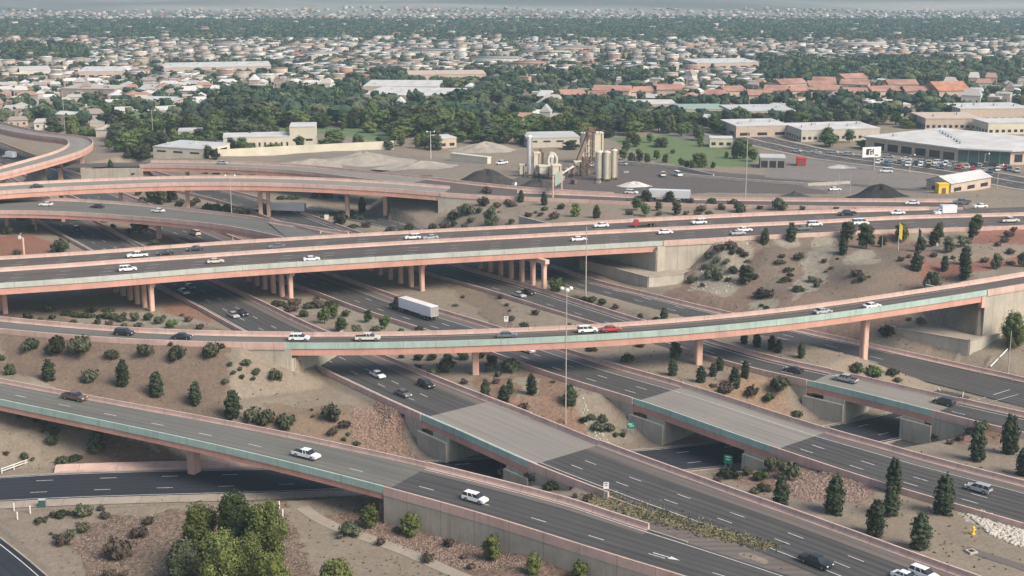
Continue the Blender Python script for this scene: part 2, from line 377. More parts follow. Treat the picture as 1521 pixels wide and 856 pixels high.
# ------------------------------------------------------------------ ground
CTRL = [(100,470,.5),(250,440,0),(400,440,0),(550,430,0),(700,450,0),(800,400,0),(500,480,0),(640,380,0),(40,430,0),(0,460,1),(60,540,3.5),(200,560,2),(350,590,0),(500,600,-1),(560,640,-2),(420,640,-1),(0,560,4),
 (60,640,-.5),(150,660,-3),(30,690,-6),(300,690,-6),(0,660,-2.5),(220,665,-3.5),(400,690,-5.5),(100,770,-6.8),(300,800,-6.5),(500,780,-6),(700,820,-5.3),(850,850,-4.6),(0,850,-7),(600,790,-5.6),(1000,900,-4),(900,757,0),(850,740,-.3),(800,722,-2.5),(760,714,-4.5),(960,785,0),(1100,830,0),
 (850,600,0),(800,570,0),(700,540,0),(960,530,0),(1000,560,0),(1130,560,0),(1300,760,0),(1400,780,0),(1250,740,0),(1480,830,0),(1150,690,-1),(1450,700,0),(1521,690,0),(1480,650,-1),
 (1480,500,-1),(1500,530,-3.5),(1510,560,-6.8),(1540,480,1),(1350,470,.5),(1440,520,-4),
 (1150,366,10.6),(1250,370,10.8),(1350,378,10.4),(1450,360,11.2),(1521,350,11.4),(1450,398,9.6),(1521,400,10),(1300,392,9.4),(1080,368,9),(1030,380,5.5),(1000,425,1.2),(1100,450,1.2),(1250,475,.5),(1350,440,4.5),(1200,425,3.8),(1380,500,-1.5),(1420,480,0),(1560,500,-2),(950,420,.5),(1060,400,4.5),(1600,430,7),(1400,425,6),
 (700,300,8.6),(800,310,9),(900,312,9.6),(750,330,6.5),(620,340,1),(560,330,.5),(650,322,3),(1000,312,10),(1200,310,11),(1400,308,11.6),(860,325,9),
 (250,320,0),(100,300,0),(0,320,0),(50,360,.8),(300,290,0),(450,300,0),(550,300,.5),(500,280,1),(250,255,2),(180,250,2),(50,215,0),(0,200,0),(80,220,0),(200,235,4),(380,262,2),(-100,250,0),(-100,400,0),(-100,500,3),
 (300,235,5),(500,235,5),(640,255,5.5),(900,265,6),(1200,275,6.5),(1500,275,6.5),(1521,230,5),(300,200,5),(700,200,5),(1100,200,5),(1400,180,5),(150,180,4),(0,150,3),(0,760,-7),(1700,500,2),(1700,700,0),(1700,300,11)]
cp = np.array([tuple(W(a, b, c)) for a, b, c in CTRL])
def base_h(X, Y):
    out = np.empty(X.size); x = X.ravel(); y = Y.ravel()
    for a in range(0, x.size, 20000):
        dx = x[a:a+20000, None]-cp[None, :, 0]; dy = y[a:a+20000, None]-cp[None, :, 1]
        w = 1/(dx*dx+dy*dy+30)**1.8
        out[a:a+20000] = (w*cp[None, :, 2]).sum(1)/w.sum(1)
    f = np.clip((y-900)/200, 0, 1); out = out*(1-f)+5*f
    out = out-.03*(np.clip(y, 900, 3000)-900)+np.clip((y-3040), 0, 4500)*.022+np.clip((y-3000)/400, 0, 1)*(14*smoothf(x, y, 520, 3)+6*smoothf(x, y, 170, 5))
    return out.reshape(X.shape)
def road_dist(r, x, y, a=None, b=None):
    """distances beyond the road's edge and end, height there, which side"""
    c = r.c[::2]; n = r.n[::2]; s_ = r.s[::2]
    La = np.full(x.shape, 1e9); Lo = np.zeros(x.shape); Z = np.zeros(x.shape); SD = np.zeros(x.shape)
    sel = np.ones(len(c), bool)
    if a is not None: sel = (s_ >= a) & (s_ <= b)
    c, n, s_ = c[sel], n[sel], s_[sel]
    if not len(c): return La, Lo, Z, SD
    ww = np.interp(s_, r.ws, r.ww); mid = c[:, :2]+n*ww[:, None]/2
    gr = np.gradient(c[:, 2], s_) if len(s_) > 1 else np.zeros(1); tt = r.t[::2][sel]; sg = np.sign(tt[:, 0]*n[:, 1]-tt[:, 1]*n[:, 0])
    for q in range(0, x.size, 20000):
        xx = x[q:q+20000]; yy = y[q:q+20000]
        d2 = (xx[:, None]-mid[None, :, 0])**2+(yy[:, None]-mid[None, :, 1])**2
        i = np.argmin(d2, 1); sd = (xx-mid[i, 0])*n[i, 0]+(yy-mid[i, 1])*n[i, 1]; lat = np.abs(sd); dist = np.sqrt(d2[np.arange(len(i)), i])
        lon = np.sqrt(np.maximum(dist**2-lat**2, 0))
        La[q:q+20000] = lat-ww[i]/2; Lo[q:q+20000] = np.maximum(lon-3.5, 0); sl_ = ((xx-mid[i, 0])*n[i, 1]-(yy-mid[i, 1])*n[i, 0]); Z[q:q+20000] = c[i, 2]+gr[i]*np.clip(sl_*sg[i], -4, 4); SD[q:q+20000] = sd
    return La, Lo, Z, SD
S = lambda r, x: r.sx(x)
WALL = 40
# (road, from, to, slope beyond the near edge, beyond the far edge, beyond the end); WALL = a retaining wall holds it
FILLS = [(r1, 0, S(r1,604), .8, .8, 1), (r1, S(r1,604), S(r1,640), WALL, 1.2, WALL), (r1, S(r1,780), S(r1,850), WALL, 1.2, WALL), (r1, S(r1,850), r1.L, .8, .8, 1),
         (r2, 0, S(r2,838), .8, .8, 1), (r2, S(r2,838), S(r2,955), WALL, 1.2, WALL), (r2, S(r2,1135), S(r2,1215), WALL, 1.2, WALL), (r2, S(r2,1215), r2.L, .8, .8, 1),
         (r3, 0, S(r3,1165), .8, .8, 1), (r3, S(r3,1165), S(r3,1212), WALL, 1.2, WALL), (r3, S(r3,1375), S(r3,1445), WALL, 1.2, WALL), (r3, S(r3,1445), r3.L, .8, .8, 1),
         (r4, 0, r4.L, .5, .6, 1), (g, S(g,990), S(g,1062), WALL, .55, WALL), (g, S(g,1062), g.L, .55, .5, 1), (e, 0, S(e,345), .5, .55, .5), (e, S(e,345), S(e,428), WALL, .55, WALL),
         (e, S(e,1470), e.L, WALL, .3, WALL), (f, S(f,560), f.L, WALL, .8, WALL), (i_, S(i_,660), S(i_,725), WALL, .5, WALL), (i_, S(i_,725), i_.L, .5, .4, 1), (j, S(j,600), j.L, .5, .5, .6), (j, 0, S(j,212), WALL, .6, 1), (low, 0, low.L, .6, .6, 1)]
def ground_h(X, Y):
    Hh = base_h(X, Y); x = X.ravel(); y = Y.ravel(); hh = Hh.ravel().copy()
    near = (y < 1100) & (np.abs(x) < 600) & (y > 60); xi = x[near]; yi = y[near]; z = hh[near]+.07*smoothf(xi, yi, 4, 1)+.16*smoothf(xi, yi, 11, 2)
    La, Lo, Z, SD = road_dist(street, xi, yi); D = np.maximum(La, Lo); z = np.minimum(z, Z-.12+np.maximum(D-5, 0)*.5)
    z = np.where(D < 5, Z-.12, z)
    for r, a, b, sn, sf, se in FILLS:
        La, Lo, Z, SD = road_dist(r, xi, yi, a, b)
        sl = np.where(SD < 0, sn, sf); off = np.where(sl >= WALL, -.6, 1.2)
        drop = np.maximum(La-off, 0)*sl+Lo*se
        rise = np.maximum(La-1.0, 0)*.6+Lo*1.0
        z = np.clip(z, Z-.12-drop, Z-.12+rise)
    for r, a, b, sn, sf, se in FILLS:     # nothing may stand above a pavement
        La, Lo, Z, SD = road_dist(r, xi, yi, a, b); z = np.where((La < .5) & (Lo < .5), np.minimum(z, Z-.22), z)
    for r, a, b in ((r1,628,788), (r2,942,1148), (r3,1200,1385)):   # level floor under the three bridges
        La, Lo, Z, SD = road_dist(r, xi, yi, S(r,a)+9.5, S(r,b)-7); z = np.minimum(z, -7.14+np.maximum(La-4, 0)*.5+Lo*WALL)
    La, Lo, Z, SD = road_dist(street, xi, yi); D = np.maximum(La, Lo); z = np.where(D < 1.5, Z-.12, z)
    hh[near] = z
    return hh.reshape(X.shape)

# surface zones: photo polygons on the ground -> colour (albedo) and stone size
TAN = (.288, .243, .187)
ZONES = [  # name, poly, z, colour, coarse
 ((150,116,98), 0, [(245,447),(285,455),(308,470),(315,482),(262,480),(240,465)], .3),
 ((150,105,88), .8, [(-60,352),(50,350),(78,360),(70,378),(-60,384)], .3),
 ((142,116,101), -2, [(524,612),(582,607),(600,625),(632,668),(640,690),(580,670),(522,650)], 1),
 ((140,115,98), 0, [(820,552),(852,590),(905,620),(945,650),(948,668),(930,668),(850,630),(770,600),(715,585),(700,560),(760,560),(800,545)], .5),
 ((150,124,108), -1, [(940,640),(960,650),(1000,668),(960,675),(938,668)], .4),
 ((150,126,104), 0, [(1040,572),(1110,555),(1170,562),(1200,600),(1245,625),(1240,640),(1120,605)], .4),
 ((140,116,104), -3, [(1080,700),(1140,700),(1290,710),(1298,742),(1280,768),(1200,768),(1120,745),(1080,720)], .9),
 ((140,112,98), -2, [(1410,650),(1430,640),(1500,640),(1500,668),(1420,668)], .8),
 ((134,114,102), 2.5, [(1085,362),(1190,364),(1330,392),(1360,395),(1372,408),(1400,425),(1330,470),(1220,480),(1050,470),(990,440),(985,428),(1020,415),(1045,380)], .4),
 ((126,114,102), 6, [(1115,364),(1190,364),(1330,390),(1350,425),(1250,430),(1130,420)], .3),
 ((150,104,92), 8.5, [(1462,338),(1560,332),(1560,372),(1440,376),(1452,352)], .3),
 ((150,104,92), 7.5, [(1366,399),(1560,390),(1560,400),(1450,412),(1372,412)], .3),
 ((186,180,168), 0, [(1418,748),(1450,752),(1560,785),(1560,820),(1500,800),(1440,772)], 1.4),
 ((120,105,92), -6.5, [(105,810),(125,780),(170,768),(300,766),(420,752),(440,800),(470,860),(470,900),(130,900),(140,860)], 1),
 ((128,106,93), -5.8, [(480,770),(545,752),(600,775),(720,808),(870,852),(1000,900),(700,900),(620,830),(560,800)], 1),
 ((112,102,90), 0, [(660,380),(740,440),(760,470),(760,500),(725,490),(710,460),(680,430),(640,405)], .3),
 ((132,120,105), 0, [(660,425),(710,430),(750,460),(760,495),(735,492),(722,470)], .3),
 ((128,118,106), 1, [(0,480),(0,470),(240,470),(300,480),(400,500),(200,490)], .5),
 ((128,112,98), 3, [(0,500),(340,512),(340,600),(200,600),(0,556)], .35),
 ((122,104,92), -3, [(150,640),(300,660),(420,690),(300,692),(120,690),(30,700)], .45),
 ((140,122,104), -.5, [(400,600),(520,600),(530,650),(430,640),(380,610)], .2),
]
PALE = [(4.5, [(1045,378),(1080,362),(1112,372),(1112,400),(1085,425),(1020,418)]), (4, [(1140,380),(1175,378),(1185,392),(1165,400),(1140,392)]), (4.5, [(1212,385),(1245,380),(1240,398),(1225,420),(1185,438),(1175,425)]), (3.5, [(1265,408),(1290,402),(1302,416),(1288,422),(1255,418)]), (1.5, [(1105,452),(1130,442),(1158,450),(1145,462)]),
        (-2, [(865,600),(900,622),(935,642),(918,655),(890,642),(865,615)]), (-4,[(1030,705),(1130,690),(1140,705),(1100,722),(1060,720)]), (-3, [(1360,648),(1400,640),(1410,655),(1370,668)]), (0,[(770,560),(800,565),(800,590),(770,588)]), (.5,[(110,470),(240,462),(300,480),(240,486),(110,480)]), (0,[(440,455),(560,465),(620,492),(540,492)])]
YARD = [((104,100,100), 6, [(640,255),(760,262),(900,240),(1010,250),(1130,262),(1260,292),(900,292),(700,282)]),
        ((150,142,130), 6, [(430,225),(560,220),(720,235),(720,262),(640,272),(500,250),(400,240)]),
        ((96,84,78), 6, [(560,262),(640,258),(650,268),(600,268)]),
        ((142,138,134), 6.5, [(1120,225),(1300,240),(1390,262),(1380,290),(1250,292),(1140,262)]),
        ((112,138,90), 5, [(905,205),(1000,200),(1100,215),(1130,235),(1110,252),(1010,250),(960,235)]),
        ((110,140,96), 5, [(330,190),(580,186),(590,212),(470,215),(330,205)]),
        ((110,132,84), 5, [(1050,205),(1060,232),(1200,250),(1140,250),(1120,215)]),
        ((128,126,126), 5, [(1000,170),(1120,200),(1350,240),(1521,262),(1560,285),(1420,270),(1250,235),(1000,205)]),
        ((150,142,130), 5, [(200,225),(230,205),(470,195),(590,212),(590,222),(470,232),(230,236)]),
        ]
def srgb(c): return tuple(((v/255+.055)/1.055)**2.4 for v in c)
def inside(poly, x, y):
    r = np.zeros(x.shape, bool); n = len(poly)
    for a in range(n):
        x0, y0 = poly[a]; x1, y1 = poly[(a+1) % n]
        c = ((y0 > y) != (y1 > y)); xi = (x1-x0)*(y-y0)/(y1-y0+1e-12)+x0
        r ^= c & (x < xi)
    return r
def smoothf(x, y, s, seed=0):
    """cheap value noise"""
    X = x/s+seed*17.3; Y = y/s-seed*9.1
    return (np.sin(X*1.7+np.sin(Y*1.3+seed))+np.sin(Y*2.1+np.sin(X*.9)*1.7)+np.sin((X+Y)*3.1+seed))/3
def build_ground():
    u = np.concatenate([-np.geomspace(60, .62, 30)[:-1], np.linspace(-.60, .60, 620), np.geomspace(.62, 60, 30)[1:]])
    ys = np.concatenate([[-4000, -1500, -500, -100, 60, 110, 140, 160], np.geomspace(175, 820, 640), np.geomspace(830, 3300, 220), np.geomspace(3360, 9000, 50)])
    U, Y = np.meshgrid(u, ys); X = U*np.maximum(Y, 175)
    X = np.where(np.abs(U) > .61, np.sign(U)*np.minimum(np.abs(X), 8000.), X)
    Z = ground_h(X, Y)
    x = X.ravel(); y = Y.ravel()
    Z = Z.ravel()
    colr = np.tile(np.array(TAN), (x.size, 1)); co = np.zeros(x.size)
    wx = x+1.6*smoothf(x, y, 5, 3)+.7*smoothf(x, y, 1.6, 4); wy = y+1.8*smoothf(x, y, 6, 5)+.8*smoothf(x, y, 1.9, 6)
    for c, z, poly, cs in ZONES:
        P = [tuple(W(a, b, z)[:2]) for a, b in poly]; m = inside(P, wx, wy); cc = np.array(srgb(c)); colr[m] = cc*.92; co[m] = cs
    for z, poly in PALE:
        P = [tuple(W(a, b, z)[:2]) for a, b in poly]; m = inside(P, wx, wy); colr[m] = (.31,.285,.225); co[m] = .35
    for c, z, poly in YARD:
        P = [tuple(W(a, b, z)[:2]) for a, b in poly]; m = inside(P, wx, wy); cc = np.array(srgb(c)); colr[m] = cc*.85; co[m] = .0
    # the city's soil: dry, greener towards the river
    city = y > 830
    f = np.clip((y-830)/200, 0, 1)[:, None]; pale = np.array((.26,.23,.19)); colr = np.where(city[:, None] & (co == 0)[:, None], colr*(1-f)+pale*f, colr)
    riv = np.clip((y-1750)/300, 0, 1)*np.clip((2900-y)/60, 0, 1); colr = colr*(1-riv[:, None])+np.array((.10,.135,.10))*riv[:, None]
    mesa = np.clip((y-2900)/60, 0, 1)[:, None]; mt = .5+.5*smoothf(x, y*3.0, 420, 8)[:, None]; colr = colr*(1-mesa)+(np.array((.46,.43,.38))*mt**1.5+np.array((.10,.13,.11))*(1-mt**1.5))*mesa
    nr, nc = X.shape; idx = np.arange(nr*nc).reshape(nr, nc)
    faces = np.stack([idx[:-1, :-1], idx[:-1, 1:], idx[1:, 1:], idx[1:, :-1]], -1).reshape(-1, 4)
    me = bpy.data.meshes.new('ground'); me.vertices.add(x.size); me.vertices.foreach_set('co', np.stack([x, y, Z], 1).astype('f').ravel())
    me.loops.add(faces.size); me.loops.foreach_set('vertex_index', faces.astype('i').ravel()); me.polygons.add(len(faces))
    me.polygons.foreach_set('loop_start', np.arange(0, faces.size, 4, dtype='i')); me.polygons.foreach_set('loop_total', np.full(len(faces), 4, 'i'))
    me.polygons.foreach_set('use_smooth', np.ones(len(faces), bool)); me.update()
    a = me.attributes.new('zone', 'FLOAT_COLOR', 'POINT'); a.data.foreach_set('color', np.concatenate([colr, co[:, None]], 1).astype('f').ravel())
    m, nt, b = newmat('ground'); b.inputs['Roughness'].default_value = .95; b.inputs['Specular IOR Level'].default_value = .1
    at = N(nt, 'ShaderNodeAttribute', attribute_name='zone'); p = geopos(nt)
    n1 = noise(nt, .05, 6, p); n2 = noise(nt, 1.2, 5, p); vo = N(nt, 'ShaderNodeTexVoronoi', Scale=1.9); nt.links.new(p, vo.inputs['Vector'])
    k = mix(nt, ramp(nt, n1, .3, .7), mix(nt, .22, at.outputs['Color'], (.14,.10,.075)), at.outputs['Color'])
    n4 = noise(nt, .35, 7, p, .7); k = mix(nt, ramp(nt, n4, .38, .66), mix(nt, .28, k, (.12,.095,.07)), k)
    n5 = noise(nt, 2.6, 3, p, .7); k = mix(nt, ramp(nt, n5, .60, .70), k, mix(nt, .38, k, (.07,.06,.045)))
    k = mix(nt, ramp(nt, n2, .35, .65), mix(nt, .2, k, (.10,.075,.06)), k)
    st = ramp(nt, vo.outputs['Color'], .1, .9, (.6,.6,.6), (1.42,1.4,1.38)); stm = mix(nt, 1.0, k, st, 'MULTIPLY')
    al = N(nt, 'ShaderNodeMath', operation='MINIMUM'); nt.links.new(at.outputs['Alpha'], al.inputs[0]); al.inputs[1].default_value = 1
    vf = N(nt, 'ShaderNodeTexVoronoi', Scale=3.4); nt.links.new(p, vf.inputs['Vector'])
    k2 = mix(nt, al.outputs[0], mix(nt, .22, k, mix(nt, 1.0, k, ramp(nt, vf.outputs['Color'], .1, .9, (.4,.4,.4), (1.5,1.5,1.5)), 'MULTIPLY')), stm)
    col(nt, b, k2); bump(nt, b, n2, .35, .15)
    me.materials.append(m)
    o = link('ground', me); tag(o, kind='structure')
    return o, (u, ys, Z.reshape(X.shape))
ground, (GU, GY, GZ) = build_ground()
def gz(x, y):
    u = x/max(y, 175); j_ = int(np.clip(np.searchsorted(GU, u)-1, 0, len(GU)-2)); k_ = int(np.clip(np.searchsorted(GY, y)-1, 0, len(GY)-2))
    fu = (u-GU[j_])/(GU[j_+1]-GU[j_]); fy = (y-GY[k_])/(GY[k_+1]-GY[k_])
    return float((GZ[k_, j_]*(1-fu)+GZ[k_, j_+1]*fu)*(1-fy)+(GZ[k_+1, j_]*(1-fu)+GZ[k_+1, j_+1]*fu)*fy)
def G(x, y):
    """point on the ground seen at photo point (x, y): march along the sight line"""
    u = (x-760.5)/F; v = (428-y)/F; d = Vector((u, CP+v*SP, -SP+v*CP)).normalized()
    a = (H-16)/-d.z; b = (H+9)/-d.z; p = d*a; prev = a
    n = 160
    for i in range(n+1):
        t = a+(b-a)*i/n; q = Vector((0,0,H))+d*t
        if q.z <= gz(q.x, q.y):
            lo, hi = prev, t
            for _ in range(12):
                mdt = (lo+hi)/2; q = Vector((0,0,H))+d*mdt
                if q.z <= gz(q.x, q.y): hi = mdt
                else: lo = mdt
            return Vector((q.x, q.y, gz(q.x, q.y)))
        prev = t
    return q
#@@PART2
# ------------------------------------------------------------------ pavement on the ground
def paved(r, a, b, mat, name='road', t0=0, t1=None, dz=0.0, parent=None):
    mb = MB(); r.strip(mb, a, b, t0, t1 if t1 is not None else r.w, dz)
    o = mb.build(name, mat, parent)
    if parent is None: tag(o, kind='structure')
    return o
def lines(r, parent, a, b, solid=(), dashed=(), off=.02, width=.16, mat='paint', phase=0, yellow=()):
    """solid / dashed: offsets across the road, either metres from the near edge or ('f', metres in from the far edge)"""
    T = lambda v: (lambda q: r.w(q)-v[1]) if isinstance(v, tuple) else (lambda q: v)
    mb = MB()
    for v in solid:
        t = T(v); r.strip(mb, a, b, lambda q: t(q)-width/2, lambda q: t(q)+width/2, off)
    for v in dashed:
        t = T(v); q = a+phase
        while q+3.2 < b:
            r.strip(mb, q, q+3.2, lambda z: t(z)-width/2, lambda z: t(z)+width/2, off); q += 12.2
    if mb.v: mb.build('lane_marking', mat, parent)
    mb = MB()
    for v in yellow:
        t = T(v); r.strip(mb, a, b, lambda q: t(q)-width/2, lambda q: t(q)+width/2, off)
    if mb.v: mb.build('edge_line', 'paint', parent)
BPROF = [(-.25,.03), (.05,.08), (.2,.4), (.26,1.1), (.66,1.1), (.74,0), (.74,-.6), (-.25,-.6)]
def barrier(r, a, b, label, far=False, mat='pink', group=None, prof=None):
    mb = MB(); r.sweep(mb, a, b, prof or BPROF, far); o = fixn(mb.build('concrete_barrier', mat))
    return tag(o, label, 'barrier', group)
def retain(r, a, b, label, far=False, top=-.5, mat='wall', thick=.5, off=.02, base=None, cap=True):
    pr = [(off, top), (off+thick, top), (off+thick, lambda q: ((base(q) if base else gz(*(r.at(q, (r.w(q)+1.5) if far else -1.5)[:2])))-r.at(q, 0).z-1.5)), (off, lambda q: ((base(q) if base else gz(*(r.at(q, (r.w(q)+1.5) if far else -1.5)[:2])))-r.at(q, 0).z-1.5))]
    mb = MB(); r.sweep(mb, a, b, pr, far); o = fixn(mb.build('retaining_wall', mat)); return tag(o, label, 'wall')
def wallpoly(pts, z0, label, thick=.6, mat='wallbox', name='retaining_wall', cop=True, coping='kerb'):
    """free-standing wall through ground points (x, y, ztop)"""
    mb = MB(); cb = MB()
    for (a, b) in zip(pts[:-1], pts[1:]):
        A, B = Vector(a), Vector(b); d = (B-A); d.z = 0; d.normalize(); n = Vector((-d.y, d.x, 0))*thick/2
        for m_, za, zb, w_ in ((mb, A.z, B.z, 1), (cb, A.z+.18, B.z+.18, 1.35)):
            lo = (z0, z0) if m_ is mb else (A.z+.002, B.z+.002); n2 = n*w_; e2 = d*(0.0 if m_ is mb else .1)
            vs = [(*(A-n2-e2)[:2], lo[0]), (*(B-n2+e2)[:2], lo[1]), (*(B+n2+e2)[:2], lo[1]), (*(A+n2-e2)[:2], lo[0]), (*(A-n2-e2)[:2], za), (*(B-n2+e2)[:2], zb), (*(B+n2+e2)[:2], zb), (*(A+n2-e2)[:2], za)]
            m_.add(vs, [(3,2,1,0), (4,5,6,7), (0,1,5,4), (1,2,6,5), (2,3,7,6), (3,0,4,7)])
    o = fixn(mb.build(name, mat)); tag(o, label, 'wall')
    if cop: fixn(cb.build('coping', coping, o))
    return o

def column_mb(mb, base, ztop, rz, w=1.5, d=1.3, flare=1.0, fh=3.0, oneside=0):
    """octagonal-cornered shaft flaring outward at its head"""
    z0 = base.z-.6; Hc = ztop-z0; prof = [(0, 1.0), (max(.2, 1-fh/Hc), 1.0), (max(.5, 1-fh/Hc*.5), 1.0+flare*.3), (1, 1.0+flare)]
    ca, sa = math.cos(rz), math.sin(rz); rings = []
    for tt, k_ in prof:
        hx = w/2*k_; hy = d/2; c = .22
        P = [(hx-c,-hy), (hx,-hy+c), (hx,hy-c), (hx-c,hy), (-hx+c,hy), (-hx,hy-c), (-hx,-hy+c), (-hx+c,-hy)]
        rings.append([(base.x+x*ca-y*sa, base.y+x*sa+y*ca, z0+Hc*tt) for x, y in P])
    vs = [p for r_ in rings for p in r_]; fs = [tuple(range(8))[::-1], tuple(range(8*(len(rings)-1), 8*len(rings)))]
    for a in range(len(rings)-1):
        for b in range(8): fs.append((a*8+b, a*8+(b+1)%8, (a+1)*8+(b+1)%8, (a+1)*8+b))
    mb.add(vs, fs)
def bridge(r, a, b, label, cat='overpass', name='highway_overpass', roadway='deckdark', fascia='teal', gd=1.6, ngird=None, piers=(), farfascia=None, inner='pink', bearing=True):
    p0 = r.at((a+b)/2, r.w((a+b)/2)/2); root = empty(name, (p0.x, p0.y, 0), 0, label, cat)
    def part(mb, nm, mat, par=None, fix=True):
        off = Vector((p0.x, p0.y, 0)); mb.v = [(v[0]-off.x, v[1]-off.y, v[2]) for v in mb.v]
        o = mb.build(nm, mat, par or root); return fixn(o) if fix else o
    mb = MB(); qs = r.qs(a, b); vs = []
    for q in qs:
        w = r.w(q); vs += [r.at(q, -.2, -.39), r.at(q, w+.2, -.39), r.at(q, w+.2, -.03), r.at(q, -.2, -.03)]
    fs = [(4*i+k, 4*i+(k+1)%4, 4*i+4+(k+1)%4, 4*i+4+k) for i in range(len(qs)-1) for k in range(4)]+[(0,1,2,3), tuple(4*(len(qs)-1)+k for k in (3,2,1,0))]
    mb.add(vs, fs); part(mb, 'deck', 'kerb')
    mb = MB(); r.strip(mb, a, b, 0, r.w, 0); road = part(mb, 'roadway', roadway, fix=False)
    for far in (False, True):
        mb = MB(); r.sweep(mb, a, b, [(0,-.02), (.14,.35), (.2,1.0), (.45,1.0), (.45,-.40), (.25,-.40), (.25,-.02)], far); part(mb, 'parapet', inner)
        mb = MB(); r.sweep(mb, a, b, [(.17,1.004), (.50,1.004), (.50,-.42), (.453,-.42), (.453,.97), (.17,.97)], far); part(mb, 'fascia', (farfascia or 'pink') if far else fascia)
    W0 = min(r.w(q) for q in r.qs(a, b, 10)); n = ngird or max(2, int(W0/3.2)+1)
    for k_ in range(n):
        fr = k_/(n-1); mb = MB(); qs = r.qs(a+.4, b-.4); vs = []
        for q in qs:
            w = r.w(q); t = -.02+fr*(w+.04); hw = .28
            vs += [r.at(q, t-hw, -.56-gd), r.at(q, t+hw, -.56-gd), r.at(q, t+hw*.9, -.395), r.at(q, t-hw*.9, -.395)]
        fs = [(4*i+k, 4*i+(k+1)%4, 4*i+4+(k+1)%4, 4*i+4+k) for i in range(len(qs)-1) for k in range(4)]+[(0,1,2,3), tuple(4*(len(qs)-1)+k for k in (3,2,1,0))]
        mb.add(vs, fs); part(mb, 'girder', 'pinkgirder')
    for pr in piers:
        if pr[0] == 'row':       # near column foot, next column foot, number of columns, (photo points)
            _, pa, pb, nc = pr; A = G(*pa); d = G(*pb)-A; d.z = 0
            q, t = r.loc(pa[0], pa[1], z=A.z); zc = r.at(q, 0).z-.56-gd
            L = d.length; E_ = A+d*(nc-1); du = d.normalized()
            cb = MB(); A2 = A-du*1.5; E2 = E_+du*1.2; ang = math.atan2(du.y, du.x)
            mid = (A2+E2)/2; cb.box((mid.x, mid.y, zc-.62), ((E2-A2).length, 1.5, 1.2), ang); cap = part(cb, 'pier_cap', 'pinkcol')
            for k_ in range(nc):
                pt = A+d*k_; pt.z = gz(pt.x, pt.y); cm = MB(); column_mb(cm, pt, zc-1.22, ang, 1.25, 1.35, .45, 2.2)
                o = part(cm, 'column', 'pinkcol', cap)
        elif pr[0] == 'one':     # single column under the middle: foot photo point, shaft width, flare
            _, pa, w, fl = pr[:4]; A = G(*pa); q, t = r.loc(pa[0], pa[1], z=A.z)
            tt = pr[4] if len(pr) > 4 else t
            cand = np.linspace(a+1, b-1, 600); best = []
            for qq in cand:
                pp = r.at(qq, r.w(qq)/2 if tt is None else tt); pp.z = (pp.z-1.5+A.z)/2; dyy = pp.y*CP-(pp.z-H)*SP; best.append((abs(760.5+F*pp.x/dyy-pa[0])+.25*abs(qq-q), qq))
            q = min(best)[1]; tc = r.w(q)/2 if tt is None else tt
            pt = r.at(q, tc); pt.z = gz(pt.x, pt.y); zc = r.at(q, 0).z-.56-gd; ang = r.heading(q)+math.pi/2
            cm = MB(); column_mb(cm, pt, zc, ang, w, pr[5] if len(pr) > 5 else 1.6, fl, 3.2); part(cm, 'pier', 'pinkcol')
    return root, part
X = lambda r, x: r.sx(x)

# road 1: carriageway with three lanes, the bridge over the street, then down to the lower right
a0, a1 = X(r1,628), X(r1,788)
def shoulder(r, a, b, w, far=True, mat='shoulder', dz=.008):
    o = paved(r, a, b, mat, 'road_shoulder', (lambda q: r.w(q)-w) if far else 0, r.w if far else (lambda q: w), dz); return o
o1 = paved(r1, 0, a0, 'asphalt'); lines(r1, o1, 0, a0, solid=(1.7,), dashed=(5.5, 9.2), phase=2)
o2 = paved(r1, a1, r1.L, 'asphalt'); lines(r1, o2, a1, r1.L, solid=(2.6,), dashed=(6.3, 10.0), phase=5)
shoulder(r1, 0, a0, 3.0); shoulder(r1, a1, r1.L, 3.4)
b1, pt_ = bridge(r1, a0, a1, 'wide grey concrete motorway bridge deck with turquoise edge nearest the bottom, over the sunken street', 'bridge', 'highway_bridge', 'deck', 'teal', 1.35)
o3 = paved(r2, 0, X(r2,942), 'asphalt'); lines(r2, o3, 0, X(r2,942), solid=(1.4, ('f', 3.3)), dashed=(5.0, 8.7), phase=6)
o4 = paved(r2, X(r2,1148), r2.L, 'asphalt'); lines(r2, o4, X(r2,1148), r2.L, solid=(1.2, ('f', 3.3)), dashed=(4.9, 8.6), phase=3)
shoulder(r2, 0, X(r2,942), 3.0); shoulder(r2, X(r2,1148), r2.L, 3.0)
bridge(r2, X(r2,942), X(r2,1148), 'middle grey concrete motorway bridge with pale turquoise edge over the sunken street', 'bridge', 'highway_bridge', 'deck', 'teal', 1.35)
o5 = paved(r3, 0, X(r3,1200), 'asphalt'); lines(r3, o5, 0, X(r3,1200), solid=(1.2, ('f', 1.6)), dashed=(4.6,), phase=2)
o6 = paved(r3, X(r3,1385), r3.L, 'asphalt'); lines(r3, o6, X(r3,1385), r3.L, solid=(1.2, ('f', 1.6)), dashed=(4.6,), phase=2)
bridge(r3, X(r3,1200), X(r3,1385), 'right hand narrow grey bridge with turquoise edge carrying a white pickup and a black car', 'bridge', 'highway_bridge', 'deck', 'teal', 1.35)
o7 = paved(r4, 0, r4.L, 'asphalt'); lines(r4, o7, 0, X(r4,1300), solid=(1.0, ('f', 1.2)), dashed=(4.6, 8.2))
o8 = paved(street, 0, street.L, 'asphalt_new'); lines(street, o8, 0, street.L, solid=(.9, ('f', .5)), dashed=(4.4, 10.8), phase=1)
o9 = paved(low, 0, low.L, 'asphalt_new'); lines(low, o9, 0, low.L, solid=(1.0, ('f', 1.0)), dashed=(6.4,))
